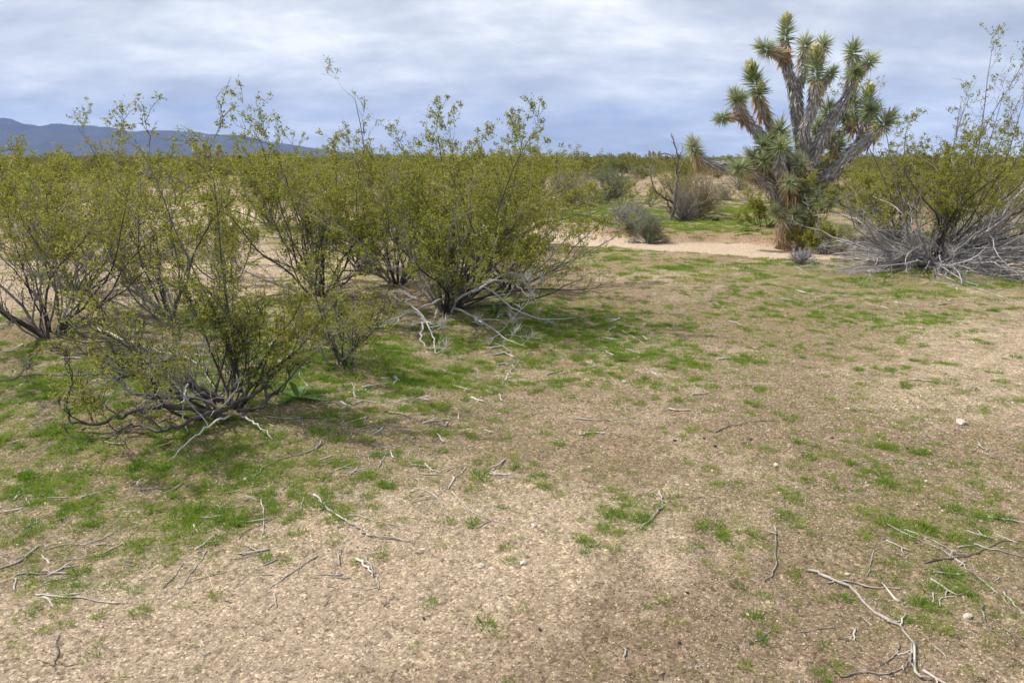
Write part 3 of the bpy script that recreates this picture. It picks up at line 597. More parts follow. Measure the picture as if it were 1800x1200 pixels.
# ------------------------------------------------------------------ other shrubs and the snag
def round_shrub(px, py, w, h, mat, label, seed, name='shrub', nst=45, leaf=.03, nleaf=5000, twig='mauve', spiky=0.0, keep_twigs=True):
    rng = np.random.default_rng(seed); base = gp(px, py); root = empty(name, base); tag(root, label, 'shrub'); b = MB(); b2 = MB()
    for i in range(nst):
        a = rng.uniform(0, 2 * np.pi); el = rng.uniform(.12, 1.5); d = np.array([math.cos(a) * math.cos(el), math.sin(a) * math.cos(el), math.sin(el)])
        L = rng.uniform(.75, 1.05) / math.sqrt((math.cos(el) / (w / 2)) ** 2 + (math.sin(el) / h) ** 2)
        q, qd = walk((0, 0, 0), d, L, 6, rng, .16, .03); q[:, 2] = np.maximum(q[:, 2], .01); add_tube(b, q, np.linspace(.012, .004, 7), 4, rng.uniform(.2, .8))
        n = 14; k = rng.integers(2, 7, n); A = q[k]; dd = unit(qd[k] + rng.normal(size=(n, 3)) * .55); l = rng.uniform(.12, .3, n)[:, None] * (h / .9)
        B = A + dd * l / 2; C = B + unit(dd + rng.normal(size=(n, 3)) * .3) * l / 2; C[:, 2] = np.maximum(C[:, 2], .01); B[:, 2] = np.maximum(B[:, 2], .01)
        add_twigs(b, A, B, C, .004, rng.uniform(.2, .9, n))
        m = max(1, nleaf // nst); j = rng.integers(0, n, m); pos = A[j] + (C[j] - A[j]) * rng.random((m, 1)) + rng.normal(size=(m, 3)) * .03; pos[:, 2] = np.maximum(pos[:, 2], .01)
        if nleaf: add_leaves(b2, pos, leaf * rng.uniform(.6, 1.3, m), rng, np.clip(rng.normal(.5, .22, m), 0, 1), .4, .4)
    link('stem', b.mesh('stem', M[twig]), root)
    if nleaf: link('foliage', b2.mesh('foliage', M[mat], False), root)
round_shrub(1072, 358, 2.5, 1.35, 'greygreen', 'rounded grey green shrub beyond the wash, left of the snag', 41, nst=60, leaf=.05, nleaf=9000)
round_shrub(1003, 362, 2.4, 1.2, 'mauve', 'bare mauve twiggy shrub left of the rounded green shrub', 42, nst=70, nleaf=900, leaf=.03)
round_shrub(1105, 404, 1.25, .62, 'sage', 'pale grey twiggy low shrub on the wash bank', 43, nst=80, nleaf=4500, leaf=.03, twig='dead')
round_shrub(1138, 410, .75, .68, 'greygreen', 'small dense green shrub on the wash bank before the snag', 44, nst=40, nleaf=4500, leaf=.03)
round_shrub(1222, 384, 1.9, 1.25, 'tan', 'straw coloured broom like shrub right behind the snag', 45, nst=90, nleaf=3500, leaf=.045, twig='tan')
round_shrub(1200, 388, 1.1, .75, 'sage', 'dark twiggy grey shrub at the foot of the snag', 46, nst=50, nleaf=1800, leaf=.03)
round_shrub(1272, 352, 1.0, .6, 'sage', 'small silvery shrub between the snag and the joshua tree', 47, nst=35, nleaf=1800, leaf=.04, twig='dead')
round_shrub(1300, 335, 2.4, 1.0, 'mauve', 'grey bare shrub far behind between snag and joshua tree', 48, nst=60, nleaf=900, leaf=.04)
round_shrub(1408, 464, .55, .22, 'sage', 'little grey twiggy shrub at the wash edge before the joshua tree', 49, nst=45, nleaf=300, leaf=.02, twig='dead')
round_shrub(318, 338, 1.6, 1.1, 'mauve', 'bare grey shrub beyond the upper sand strip at left', 50, nst=60, nleaf=600, leaf=.05)
round_shrub(1650, 385, 1.8, 1.1, 'tan', 'pale dry shrub seen through the big right hand bush', 51, nst=60, nleaf=1500, leaf=.04, twig='tan')
def snag():
    rng = np.random.default_rng(61); base = gp(1178, 388); Y = base[1]; root = empty('dead_snag', base); tag(root, 'bare dead snag with crooked grey branches beyond the wash', 'dead tree'); W = lambda px, py, dy=0.: P(px, py, Y + dy) - base
    def br(name, pts, r0, r1, twn=5):
        q = smooth_path([W(*p) for p in pts], 12); q = q + rng.normal(size=q.shape) * .012; b = MB(); add_tube(b, q, .66 * np.linspace(r0, r1, len(q)), 7, rng.uniform(.35, .6), True)
        for _ in range(twn):
            k = rng.integers(len(q) // 3, len(q)); d = unit(rng.normal(size=3) + np.array([0, 0, .5])); w, _d = walk(q[k], d, rng.uniform(.12, .4), 4, rng, .3, .03); add_tube(b, w, np.linspace(r1 * .6, .004, 5), 4, rng.uniform(.3, .7))
        link(name, b.mesh(name, M['snag']), root)
    br('trunk', [(1178, 392), (1184, 360), (1189, 330), (1191, 300)], .085, .055, 3)
    br('branch', [(1191, 302), (1192, 280), (1188, 258), (1178, 235)], .045, .014)
    br('branch', [(1192, 305, .1), (1200, 290, .1), (1208, 276, .1), (1216, 266, .1)], .04, .018)
    br('branch', [(1190, 290, -.1), (1182, 275, -.2), (1172, 270, -.2), (1156, 270, -.25)], .028, .01)
    br('branch', [(1191, 285), (1197, 270), (1200, 252)], .022, .008)
    br('branch', [(1184, 358, -.05), (1166, 345, -.2), (1152, 335, -.3), (1144, 312, -.3), (1144, 290, -.3)], .05, .018)
    br('branch', [(1188, 335, .1), (1170, 330, .3), (1160, 318, .4)], .03, .012)
    br('branch', [(1180, 372, -.1), (1172, 350, -.3), (1168, 325, -.4)], .035, .012)
M['snag'] = wood_mat('snag_wood', [(.1, (.05, .04, .035)), (.4, (.15, .12, .105)), (.7, (.30, .26, .235)), (.95, (.42, .39, .36))], 14, .5)
snag()

# ------------------------------------------------------------------ creosote scrub out to the horizon
def scrub_variant(seed, H, nst, size, detail, mat='creo'):
    rng = np.random.default_rng(seed); mb = MB(); lv = []
    for i in range(nst):
        a = rng.uniform(0, 2 * np.pi); ti = rng.uniform(.05, .95); d = np.array([math.cos(a) * math.sin(ti), math.sin(a) * math.sin(ti), math.cos(ti)])
        grow_stem(mb, lv, rng, (0, 0, 0), d, H * rng.uniform(.65, 1.05) / max(math.cos(ti), .65), .016, H, 1.0, .38 + rng.normal() * .15, detail=detail, sides=4, nodes=6, lden=70 if detail else 34, clump=.03 if detail else .08)
    return mb.mesh('stem', M['stem']), leaf_mesh(lv, rng, size, mat, .7)
MID = [scrub_variant(100 + i, 1.9, 16, .036, 1) for i in range(5)]
FAR = [scrub_variant(120 + i, 1.75, 9, .085, 0, 'far') for i in range(4)]
_r = np.random.default_rng(9); taken = [gp(*p)[:2] for p in [(1072, 358), (1003, 362), (1120, 404), (1222, 384), (1397, 407), (1180, 388), (1290, 370), (1290, 345), (480, 398), (880, 432), (215, 446), (60, 452), (1545, 425), (1740, 440)]]
ZONE = {'l': ('below the mountains', 'far left'), 'm': ('behind the middle bushes', 'in the middle'), 'c': ('left of the joshua tree', 'left of the joshua tree'), 'r': ('right of the joshua tree', 'at right')}
found = []
for _ in range(6000):
    if len(found) >= 120: break
    rr = math.sqrt(_r.uniform(19 ** 2, 46 ** 2)); a = _r.uniform(-.66, .66); x, y = rr * math.sin(a), rr * math.cos(a)
    sd = float(wash_sd(np.array(x), np.array(y)))
    if abs(sd) < 2.4 or (sd < 0 and rr < 26) or any((x - t[0]) ** 2 + (y - t[1]) ** 2 < 2.5 ** 2 for t in taken): continue
    px, py = to_px(x, y, 0.0)
    if (1000 < px < 1390 and py > 316 and _r.random() < .95) or (230 < px < 460 and py > 330): continue
    taken.append((x, y)); found.append((px, rr, x, y))
ORD = 'leftmost second third fourth fifth sixth seventh eighth ninth tenth eleventh twelfth thirteenth fourteenth fifteenth sixteenth seventeenth eighteenth nineteenth twentieth'.split()
rows = {}
for f_ in found:
    z = 'l' if f_[0] < 480 else 'm' if f_[0] < 1000 else 'c' if f_[0] < 1400 else 'r'; rows.setdefault((z, 'nearest' if f_[1] < 29 else 'middle' if f_[1] < 38 else 'farthest'), []).append(f_)
for (z, row), L_ in rows.items():
    for i, (px, rr, x, y) in enumerate(sorted(L_)):
        root = empty('creosote_bush', (x, y, float(gh(x, y)) - .03), _r.uniform(0, 6.28)); s = (.42 + .55 * _r.random() ** 1.6) * (.85 if 1000 < px < 1400 else 1); root.scale = (s * _r.uniform(1.2, 1.6), s * 1.4, s)
        tag(root, '%s%s bush in %s row of scrub %s' % (ORD[i], '' if i == 0 else ' from left', row, ZONE[z][0]), 'bush', 'scrub of creosote bushes ' + ZONE[z][1])
        for nm, me in zip(('stem', 'foliage'), MID[int(_r.integers(0, 5))]): link(nm, me, root)

def scatter(name, pts, rot, scl, idx, sources, label, cat, kind='stuff'):
    """one object whose points carry instances of the source meshes (geometry nodes)"""
    me = bpy.data.meshes.new(name); me.vertices.add(len(pts)); me.vertices.foreach_set('co', np.asarray(pts, np.float32).ravel())
    for nm, ty, arr in (('rot', 'FLOAT_VECTOR', rot), ('scl', 'FLOAT_VECTOR', scl), ('idx', 'INT', idx)):
        at_ = me.attributes.new(nm, ty, 'POINT'); at_.data.foreach_set('vector' if ty == 'FLOAT_VECTOR' else 'value', np.asarray(arr, np.int32 if ty == 'INT' else np.float32).ravel())
    c = bpy.data.collections.new(name + '_sources')
    for i, ms in enumerate(sources):
        so_ = bpy.data.objects.new('%s_source_%02d' % (name, i), ms); c.objects.link(so_)
    g = bpy.data.node_groups.new(name, 'GeometryNodeTree'); g.interface.new_socket('Geometry', in_out='INPUT', socket_type='NodeSocketGeometry'); g.interface.new_socket('Geometry', in_out='OUTPUT', socket_type='NodeSocketGeometry')
    gi, go = g.nodes.new('NodeGroupInput'), g.nodes.new('NodeGroupOutput'); iop = g.nodes.new('GeometryNodeInstanceOnPoints'); ci = g.nodes.new('GeometryNodeCollectionInfo')
    ci.inputs['Collection'].default_value = c; ci.inputs['Separate Children'].default_value = True; ci.inputs['Reset Children'].default_value = True
    def na_(nm, ty):
        n = g.nodes.new('GeometryNodeInputNamedAttribute'); n.data_type = ty; n.inputs['Name'].default_value = nm; return n.outputs['Attribute']
    L_ = g.links.new; L_(gi.outputs[0], iop.inputs['Points']); L_(ci.outputs[0], iop.inputs['Instance']); iop.inputs['Pick Instance'].default_value = True
    L_(na_('idx', 'INT'), iop.inputs['Instance Index']); L_(na_('scl', 'FLOAT_VECTOR'), iop.inputs['Scale'])
    e2r = g.nodes.new('FunctionNodeEulerToRotation'); L_(na_('rot', 'FLOAT_VECTOR'), e2r.inputs[0]); L_(e2r.outputs[0], iop.inputs['Rotation']); L_(iop.outputs[0], go.inputs[0])
    o = link(name, me); md = o.modifiers.new('scatter', 'NODES'); md.node_group = g; return tag(o, label, cat, kind=kind)
n = 26000; rr = np.sqrt(_r.uniform(120 ** 2, 1500 ** 2, n)); rr = np.concatenate([rr, np.sqrt(_r.uniform(46 ** 2, 330 ** 2, 7000))]); n = len(rr); a = _r.uniform(-.72, .72, n); s = _r.uniform(.6, .92, n) * np.where(rr > 500, 1.15, 1)
pts = np.stack([rr * np.sin(a), rr * np.cos(a), np.full(n, -.05)], -1)
both_ = []
for st_me, lf_me in FAR:
    b = MB(); vv = np.zeros(len(lf_me.vertices) * 3, np.float32); lf_me.vertices.foreach_get('co', vv); tt = np.zeros(len(lf_me.vertices), np.float32); lf_me.attributes['tone'].data.foreach_get('value', tt)
    ff = np.zeros(len(lf_me.loops), np.int32); lf_me.loops.foreach_get('vertex_index', ff); b.add(vv.reshape(-1, 3), None, ff.reshape(-1, 3), tt); both_.append(b.mesh('far_bush', M['far'], False))
for mt_, k_ in (('mauve', 0), ('sage', 1), ('tan', 2)):
    m2 = both_[k_].copy(); m2.materials.clear(); m2.materials.append(M[mt_]); both_.append(m2)
far_idx = np.where(_r.random(n) < .15, _r.integers(4, 7, n), _r.integers(0, 4, n)); s = np.where(far_idx > 3, s * .75, s * _r.choice([.75, 1, 1.15], n))
scatter('distant_scrub', pts, np.stack([np.zeros(n), np.zeros(n), _r.uniform(0, 6.28, n)], -1), np.stack([s * 1.4, s * 1.4, s], -1), far_idx, both_, 'olive band of desert scrub fading out to the horizon', 'scrub')

# ------------------------------------------------------------------ grass, grit, litter
def tuft(rng, n, Hh, spread, w, lean=.5, tone=.5):
    b = MB(); a = rng.uniform(0, 2 * np.pi, n); r = spread * np.sqrt(rng.random(n)); base = np.stack([r * np.cos(a), r * np.sin(a), np.full(n, -.006)], -1)
    d = np.stack([np.cos(a) * lean * r / spread, np.sin(a) * lean * r / spread, np.ones(n)], -1) + rng.normal(size=(n, 3)) * .22
    add_blades(b, base, d, Hh * rng.uniform(.5, 1.15, n), w, rng.uniform(.1, .55, n), (0, 0, -1), np.clip(rng.normal(tone, .2, n), 0, 1), rng); return b.mesh('tuft', M['grass'], False)
_g = np.random.default_rng(21)
TUFT = [tuft(_g, 80, .062, .036, .0030, .9, t_) for t_ in (.2, .4, .55)] + [tuft(_g, 60, .034, .045, .0028, .7, t_) for t_ in (.4, .6, .8)] + [tuft(_g, 30, .022, .05, .0034, .7, .6) for _ in range(2)] + [tuft(_g, 150, .05, .14, .006, .6, t_) for t_ in (.35, .5, .65)]
def grass_field():
    P_, I_, S_ = [], [], []
    # clumps: a centre, then a few tufts huddled round it
    for lo, hi, N in ((1.7, 10.0, 52000), (10.0, 36, 22000)):
        near = lo < 5
        r = np.exp(_g.uniform(math.log(lo), math.log(hi), N)) if near else np.sqrt(_g.uniform(lo ** 2, hi ** 2, N)); a = _g.uniform(-.70, .70, N); x, y = r * np.sin(a), r * np.cos(a); z = gh(x, y); px, py = to_px(x, y, z)
        g = np.minimum(blobs(px, py, GREEN), 1.3); sand = np.clip(blobs(px, py, SANDY), 0, 1); wsh = ground_attrs(x, y, z)[0]; n1 = fbm(x + 5, y, .9, 3); n2 = fbm(x, y + 9, 5.6, 2); patch = sstep(.48, .545, n1 * .2 + n2 * .8)
        per_area = np.where(near, np.minimum(1, (r / 8.0) ** 2), 1)      # even out the log sampling
        fuzz = (.12 + .4 * sstep(.4, .62, n1)) * (1 - .9 * sand)
        pr = np.clip(g * (.10 + .95 * patch) * 1.2 + fuzz * 1.15, 0, 1) * (1 - np.clip(wsh * 1.6, 0, 1)) * per_area
        k = _g.random(N) < pr; x, y, g, patch = x[k], y[k], g[k], patch[k]; m = len(x); lush = _g.random(m) < np.clip(g * .6 * (.12 + patch) + .4 * sstep(.75, 1.15, g) * patch, 0, .85)
        cnt_ = np.where(lush, 1 + _g.poisson(1.3, m), 1); j = np.repeat(np.arange(m), cnt_); q = len(j); lj = lush[j]
        xx = x[j] + _g.normal(size=q) * np.where(lj, .045, .02) * (1 if near else 3); yy = y[j] + _g.normal(size=q) * np.where(lj, .035, .02) * (1 if near else 3)
        if near: idx = np.where(lj, np.where(_g.random(q) < .6, _g.integers(0, 3, q), _g.integers(3, 6, q)), np.where(_g.random(q) < .5, _g.integers(3, 6, q), _g.integers(6, 8, q)))
        else: idx = _g.integers(8, 11, q)
        P_.append(np.stack([xx, yy, gh(xx, yy)], -1)); I_.append(idx); S_.append(np.where(lj, _g.uniform(.35, .95, q), _g.uniform(.35, .9, q)) * (1 if near else 1.1))
    # single clear tufts seen on the open soil
    for px, py, k in [(1275, 998, 3), (1312, 1030, 2), (1345, 1085, 4), (1360, 1105, 2), (1440, 1045, 3), (1460, 1065, 2), (1665, 940, 2), (1600, 1090, 3), (1655, 1100, 3), (1720, 1050, 4), (1540, 915, 2), (1660, 1000, 2), (1330, 1190, 2), (1150, 1075, 2), (1060, 955, 6), (1100, 930, 6), (1085, 905, 3), (910, 965, 2), (1305, 945, 4), (1270, 955, 3), (1390, 1000, 1), (640, 965, 3), (490, 975, 3), (375, 1050, 2), (245, 1060, 2), (105, 1100, 3), (95, 1065, 3), (50, 940, 5), (20, 1010, 2), (185, 975, 2), (1465, 905, 2), (1495, 865, 3), (1680, 865, 3), (1745, 890, 2), (1280, 850, 2), (1235, 720, 2), (1190, 765, 2), (1555, 650, 4), (1640, 640, 2), (1720, 585, 4), (870, 1100, 2), (770, 1060, 1), (540, 935, 2), (1210, 815, 2)]:
        c = gp(px, py)
        for _ in range(k): q = c[:2] + _g.normal(size=2) * .028 * math.sqrt(k); P_.append(np.array([[q[0], q[1], float(gh(*q))]])); I_.append(np.array([_g.integers(0, 3) if _g.random() < .7 else _g.integers(3, 6)])); S_.append(np.array([_g.uniform(.5, .8)]))
    p = np.concatenate(P_); i = np.concatenate(I_); s = np.concatenate(S_); n = len(p)
    scatter('grass', p, np.stack([_g.normal(0, .12, n), _g.normal(0, .12, n), _g.uniform(0, 6.28, n)], -1), np.stack([s, s, s * _g.uniform(.75, 1.2, n)], -1), i, TUFT, 'fresh green desert grass in tufts and mats over the soil', 'grass'); print('grass', n)
grass_field()
def pebble(rng, sub=1):
    import bmesh
    bm = bmesh.new(); bmesh.ops.create_icosphere(bm, subdivisions=sub, radius=1); v = np.array([q.co[:] for q in bm.verts]); f = np.array([[w.index for w in t.verts] for t in bm.faces]); bm.free()
    v = v * (1 + rng.normal(0, .13, (len(v), 1))) * np.array([1, rng.uniform(.65, .95), rng.uniform(.45, .75)]); return v, f
def stone_mat(name, c0, c1):
    m, n, out = mat_base(name); oi = n.nodes.new('ShaderNodeObjectInfo'); tcn = n.nodes.new('ShaderNodeTexCoord'); f = mth(n, 'ADD', mth(n, 'MULTIPLY', oi.outputs['Random'], .7), mth(n, 'MULTIPLY', noise(n, tcn.outputs['Object'], 3, 3), .3))
    pb = n.nodes.new('ShaderNodeBsdfPrincipled'); lk(n, mixc(n, f, c0, c1), pb.inputs['Base Color']); pb.inputs['Roughness'].default_value = .85; lk(n, pb.outputs[0], out.inputs[0]); return m
M['grit'] = stone_mat('grit_stone', (.15, .105, .07), (.66, .55, .43)); M['stone'] = stone_mat('pale_stone', (.42, .37, .31), (.58, .53, .46)); M['dung'] = stone_mat('dark_dropping', (.02, .015, .012), (.035, .028, .022)); M['rock'] = stone_mat('dark_rock', (.06, .045, .035), (.09, .07, .055))
def pebble_mesh(name, mat, rng, r=1.0, sub=1):
    v, f = pebble(rng, sub); b = MB(); b.add(v * r, None, f); return b.mesh(name, M[mat], False)
GRIT = [pebble_mesh('grit', 'grit', _g) for _ in range(5)]
N = 110000; r = np.exp(_g.uniform(math.log(1.5), math.log(11), N)); a = _g.uniform(-.70, .70, N); x, y = r * np.sin(a), r * np.cos(a); k = _g.random(N) < (.35 + .65 * sstep(.4, .6, fbm(x, y, 1.1, 3))); x, y, r = x[k], y[k], r[k]; n = len(x)
s = np.exp(_g.normal(math.log(.0026), .40, n)) * np.clip(r / 3.5, .8, 1.5)
scatter('gravel', np.stack([x, y, gh(x, y) + s * .15], -1), _g.uniform(0, 6.28, (n, 3)) * np.array([.1, .1, 1]), np.stack([s, s, s], -1), _g.integers(0, 5, n), GRIT, 'fine pale grit and small stones strewn over the soil', 'gravel')

# ------------------------------------------------------------------ fallen sticks
_s = np.random.default_rng(33)
def stick_on_ground(label, r, tone, runs, group=None):
    """runs: list of pixel paths; the first is the stick, the others its side twigs"""
    b = MB(); org = gp(*runs[0][0])
    for i, run in enumerate(runs):
        pts = np.array([gp(*p) for p in run]); q = smooth_path(pts, max(8, 4 * len(run))); k = len(q); rr = r * (1 if i == 0 else .6)
        kink = _s.normal(size=q.shape) * rr * .95; kink[:, 2] *= .3; q = q + kink
        lift = rr * .75 + np.abs(np.interp(np.linspace(0, 1, k), np.linspace(0, 1, 5), _s.uniform(0, 1.0, 5))) * rr * 1.3
        q[:, 2] = gh(q[:, 0], q[:, 1]) + lift; R = rr * np.linspace(1.1, .55, k) * (1 + _s.normal(0, .15, k)); R[-1] *= .5
        add_tube(b, q, R, 6, np.clip(tone + _s.normal(0, .07, 1)[0] + np.repeat(_s.normal(0, .11, k), 6), 0, 1), True)
    o = link('fallen_stick', b.mesh('fallen_stick', M['stick'], True, org), None, org); tag(o, label, 'stick', group)
ST = [
 ('smooth bleached stick lying level in the bottom left corner', 8, .85, [[(62, 1045), (100, 1048), (157, 1055), (228, 1063)]]),
 ('short upright stick crossing another in the left foreground', 7, .75, [[(458, 880), (463, 900), (464, 927), (461, 950)]]),
 ('grey stick crossed by the short upright stick, left foreground', 5, .7, [[(412, 913), (440, 908), (480, 902)]]),
 ('thin dark stick below the crossed pair in left foreground', 4, .5, [[(420, 948), (430, 935), (460, 922), (490, 907)]]),
 ('white stick in grass just above the crossed pair', 5, .95, [[(378, 888), (403, 893), (433, 889)]]),
 ('stout grey stick left of the forked white twigs', 6, .6, [[(288, 1033), (307, 1013), (322, 990)]]),
 ('forked white twig standing out in the left foreground', 4.5, .85, [[(363, 968), (347, 993), (320, 1030), (312, 1045)], [(347, 992), (367, 1013), (377, 1040), (395, 1058)]]),
 ('thin grey stick lying under the forked white twig', 4, .6, [[(398, 1005), (360, 1015), (323, 1027)]]),
 ('pale level stick right of the forked white twig', 5, .8, [[(460, 972), (433, 980), (403, 983)]]),
 ('short thick grey stick beside a grass tuft, left foreground', 7, .6, [[(488, 983), (460, 995)]]),
 ('straight grey stick slanting down left with a hanging twig', 6, .65, [[(557, 977), (527, 997), (500, 1017), (467, 1038)], [(528, 990), (524, 1010), (535, 1030)]]),
 ('long thin grey stick slanting through grass at far left', 4.5, .55, [[(80, 967), (113, 957), (150, 957), (187, 943), (225, 922)]]),
 ('thin pale stick below the long slanting one, far left', 4, .7, [[(100, 987), (147, 982), (200, 970), (230, 960)]]),
 ('dark thin stick above the level bleached stick', 4, .4, [[(82, 1023), (133, 1013), (163, 997)]]),
 ('black crooked forked twig in the bottom left corner', 5, .3, [[(105, 1118), (98, 1130), (105, 1147), (95, 1167), (97, 1180)], [(103, 1162), (117, 1170), (142, 1165)], [(96, 1172), (82, 1165), (62, 1158)]]),
 ('long crooked grey stick in grass below the nearest bush', 7, .6, [[(445, 842), (465, 822), (495, 807), (535, 797), (560, 786), (572, 774)], [(495, 807), (470, 812), (452, 822)]]),
 ('long straight tan stick left of the bone white sticks', 6, .72, [[(565, 819), (600, 807), (640, 802), (675, 800), (705, 795)], [(648, 803), (650, 815), (646, 822)]]),
 ('hooked pale stick in grass right of the nearest bush', 7, .82, [[(526, 655), (530, 667), (550, 687), (567, 707), (585, 707), (605, 715)], [(567, 707), (545, 712), (520, 710)]]),
 ('long pale branch with raised side twigs right of the hooked stick', 7, .85, [[(622, 711), (640, 705), (670, 709), (717, 710), (760, 720)], [(677, 707), (690, 692), (710, 677)], [(722, 707), (750, 692), (775, 665), (800, 657)], [(700, 708), (722, 695), (732, 682)], [(640, 705), (660, 702), (690, 703)]]),
 ('flaking pale stick lying level by the nearest bush', 7, .8, [[(467, 731), (500, 736), (535, 734), (567, 735)]]),
 ('pale crooked stick on grass behind the nearest bush', 7, .8, [[(472, 609), (500, 598), (525, 591), (577, 585)], [(458, 628), (480, 612), (500, 600)]]),
 ('short tan stick above the long straight tan one', 5, .75, [[(629, 756), (650, 749), (677, 746)]]),
 ('small white stick under the long straight tan one', 5, .9, [[(611, 826), (625, 821), (647, 820)]]),
 ('bone white stick in two curved pieces near the image centre left', 8, .97, [[(747, 815), (757, 825), (775, 832)], [(778, 831), (800, 821), (820, 816)]]),
 ('thick bowed grey stick curving through grass in the foreground', 11, .62, [[(556, 871), (565, 884), (584, 900), (607, 916), (629, 928), (643, 939), (663, 945), (693, 949), (728, 955)]]),
 ('thin wavy pale stick leaving the thick bowed stick', 5, .78, [[(606, 908), (629, 907), (653, 915), (680, 920), (707, 927), (711, 932)]]),
 ('tangle of crossed pale twigs in the centre left foreground', 6, .82, [[(728, 858), (753, 865), (785, 890)], [(787, 858), (767, 873), (747, 903)], [(723, 885), (750, 878), (780, 875)], [(760, 868), (775, 878), (778, 888)]]),
 ('slim grey stick slanting down right beside the crossed twigs', 6, .72, [[(793, 865), (813, 883), (843, 907), (895, 923)], [(840, 928), (863, 915), (873, 910)]]),
 ('short white stub right of the bone white sticks', 7, .92, [[(818, 822), (812, 832), (800, 838)]]),
 ('split white slab of wood in the centre foreground', 12, .95, [[(630, 982), (643, 998), (657, 1015)]]),
 ('grey stick leaning beside the split white slab', 6, .7, [[(640, 978), (654, 1000), (663, 1020), (668, 1048)], [(663, 1033), (640, 1037), (615, 1045)]]),
 ('small pale twig above the split white slab', 5, .85, [[(653, 973), (666, 972), (678, 968)]]),
 ('smooth bow shaped grey stick beside the bright grass patch', 9, .68, [[(1160, 863), (1165, 880), (1163, 893), (1147, 910), (1127, 928), (1126, 932)]]),
 ('short grey stub standing on bare soil at bottom centre', 7, .6, [[(1097, 1137), (1100, 1162)]]),
 ('long sinuous grey branch running to the bottom right edge', 13, .6, [[(1417, 1002), (1453, 1017), (1500, 1040), (1533, 1077), (1580, 1100), (1603, 1133), (1612, 1187), (1640, 1198)], [(1603, 1133), (1601, 1155), (1606, 1180)]]),
 ('pale stick resting across the top of the sinuous branch', 7, .75, [[(1453, 1025), (1483, 1022), (1533, 1033), (1592, 1037)]]),
 ('curved dark grey stick standing alone right of the scraped hollows', 7, .5, [[(1363, 927), (1363, 960), (1362, 1000), (1345, 1022)]]),
 ('little grey stick above the pale stick of the sinuous branch', 6, .65, [[(1537, 963), (1530, 993), (1525, 1013)]]),
 ('long thin pale stick lying level at middle right', 5, .85, [[(1507, 815), (1533, 810), (1583, 809), (1627, 815), (1650, 808)], [(1650, 808), (1664, 800), (1668, 787)]]),
 ('longest thin grey limb slanting to the lower right corner', 7, .58, [[(1557, 922), (1600, 943), (1647, 963), (1677, 978), (1713, 1010), (1753, 1043), (1775, 1068)]]),
 ('grey limb lying beside the longest slanting limb', 7, .68, [[(1588, 932), (1620, 943), (1657, 960), (1680, 975), (1703, 973)]]),
 ('dark wavy stick crossing the slanting limbs at right', 6, .4, [[(1625, 991), (1660, 983), (1700, 978), (1733, 965), (1767, 952), (1815, 953)]]),
 ('grey stick in a grass tuft at the right edge', 8, .62, [[(1713, 958), (1750, 967), (1815, 983)]]),
 ('straight white stick poking in from the right edge', 7, .95, [[(1737, 910), (1765, 914), (1815, 922)]]),
 ('forked dark limb near the lower right corner', 8, .5, [[(1727, 1062), (1730, 1090), (1750, 1113), (1780, 1137)], [(1730, 1080), (1763, 1103), (1815, 1140)]]),
 ('pale stick at right edge above the forked dark limb', 7, .75, [[(1763, 1043), (1780, 1060), (1810, 1090)]]),
 ('bent pale twig left of the lower right grass tufts', 5, .72, [[(1652, 1067), (1653, 1052), (1680, 1047), (1710, 1035)]]),
 ('dark twig curving beside the sinuous branch, bottom right', 6, .45, [[(1578, 1127), (1577, 1147), (1563, 1160), (1540, 1173)]]),
 ('thin grey twig at the bottom edge left of the sinuous branch', 6, .55, [[(1478, 1190), (1510, 1183), (1553, 1185), (1583, 1177), (1603, 1158)]]),
 ('tiny pale twig in a tuft at lower right', 4, .8, [[(1327, 1127), (1340, 1122), (1355, 1107)]]),
 ('thin level twig with dark tip, lower right', 4, .65, [[(1393, 1112), (1433, 1107), (1478, 1103)]]),
 ('short grey stick on bare soil in the bottom right', 6, .62, [[(1643, 1137), (1670, 1162)]]),
 ('straight pale stick lying level in the middle of the clearing', 9, .85, [[(1012, 736), (1060, 740), (1110, 737)]]),
 ('crooked brown stick right of the straight pale one in the clearing', 8, .5, [[(1257, 760), (1280, 750), (1325, 742), (1365, 740)]]),
 ('pale curved twig on the bright grass right of the middle bush', 9, .85, [[(1065, 570), (1090, 580), (1115, 595), (1135, 605)]]),
 ('pale twig just below the curved twig on bright grass', 7, .85, [[(1090, 607), (1120, 620), (1140, 625)], [(1130, 612), (1160, 602), (1185, 596)]]),
 ('white forked twig at the edge of grass below the middle bush', 8, .9, [[(900, 652), (915, 632), (932, 620)], [(900, 641), (915, 657)]]),
 ('crooked pale stick before the dead limbs at right', 12, .85, [[(1720, 508), (1750, 520), (1795, 534)], [(1735, 515), (1760, 510), (1790, 500)]]),
 ('long grey stick on grass in front of the dead limbs', 10, .7, [[(1410, 505), (1450, 520), (1500, 522), (1560, 512)]]),
 ('pale branch lying on grass left of the dead limbs', 10, .8, [[(1370, 455), (1400, 470), (1430, 485), (1470, 492)], [(1400, 470), (1440, 470), (1470, 476)]]),
]
for label, r, tone, runs in ST: stick_on_ground(label, r / 1000 * .46, tone - .17, runs)
MINOR = [((1145, 654), (1162, 665)), ((1260, 632), (1310, 631)), ((1245, 531), (1290, 520)), ((1442, 541), (1470, 535)), ((1372, 525), (1407, 531)), ((1572, 532), (1615, 540)), ((1282, 565), (1310, 576)), ((1720, 782), (1745, 807)), ((1020, 765), (1065, 762)), ((1175, 720), (1215, 722)), ((1217, 695), (1250, 690)), ((960, 660), (990, 652)), ((870, 605), (900, 620)), ((1600, 668), (1640, 672))]
for a, b in MINOR: stick_on_ground('short grey twig lying alone on the open clearing', .0055, _s.uniform(.5, .85), [[a, ((a[0] + b[0]) / 2, (a[1] + b[1]) / 2 + _s.uniform(-2, 2)), b]], 'single short twigs on the clearing')
TW = []
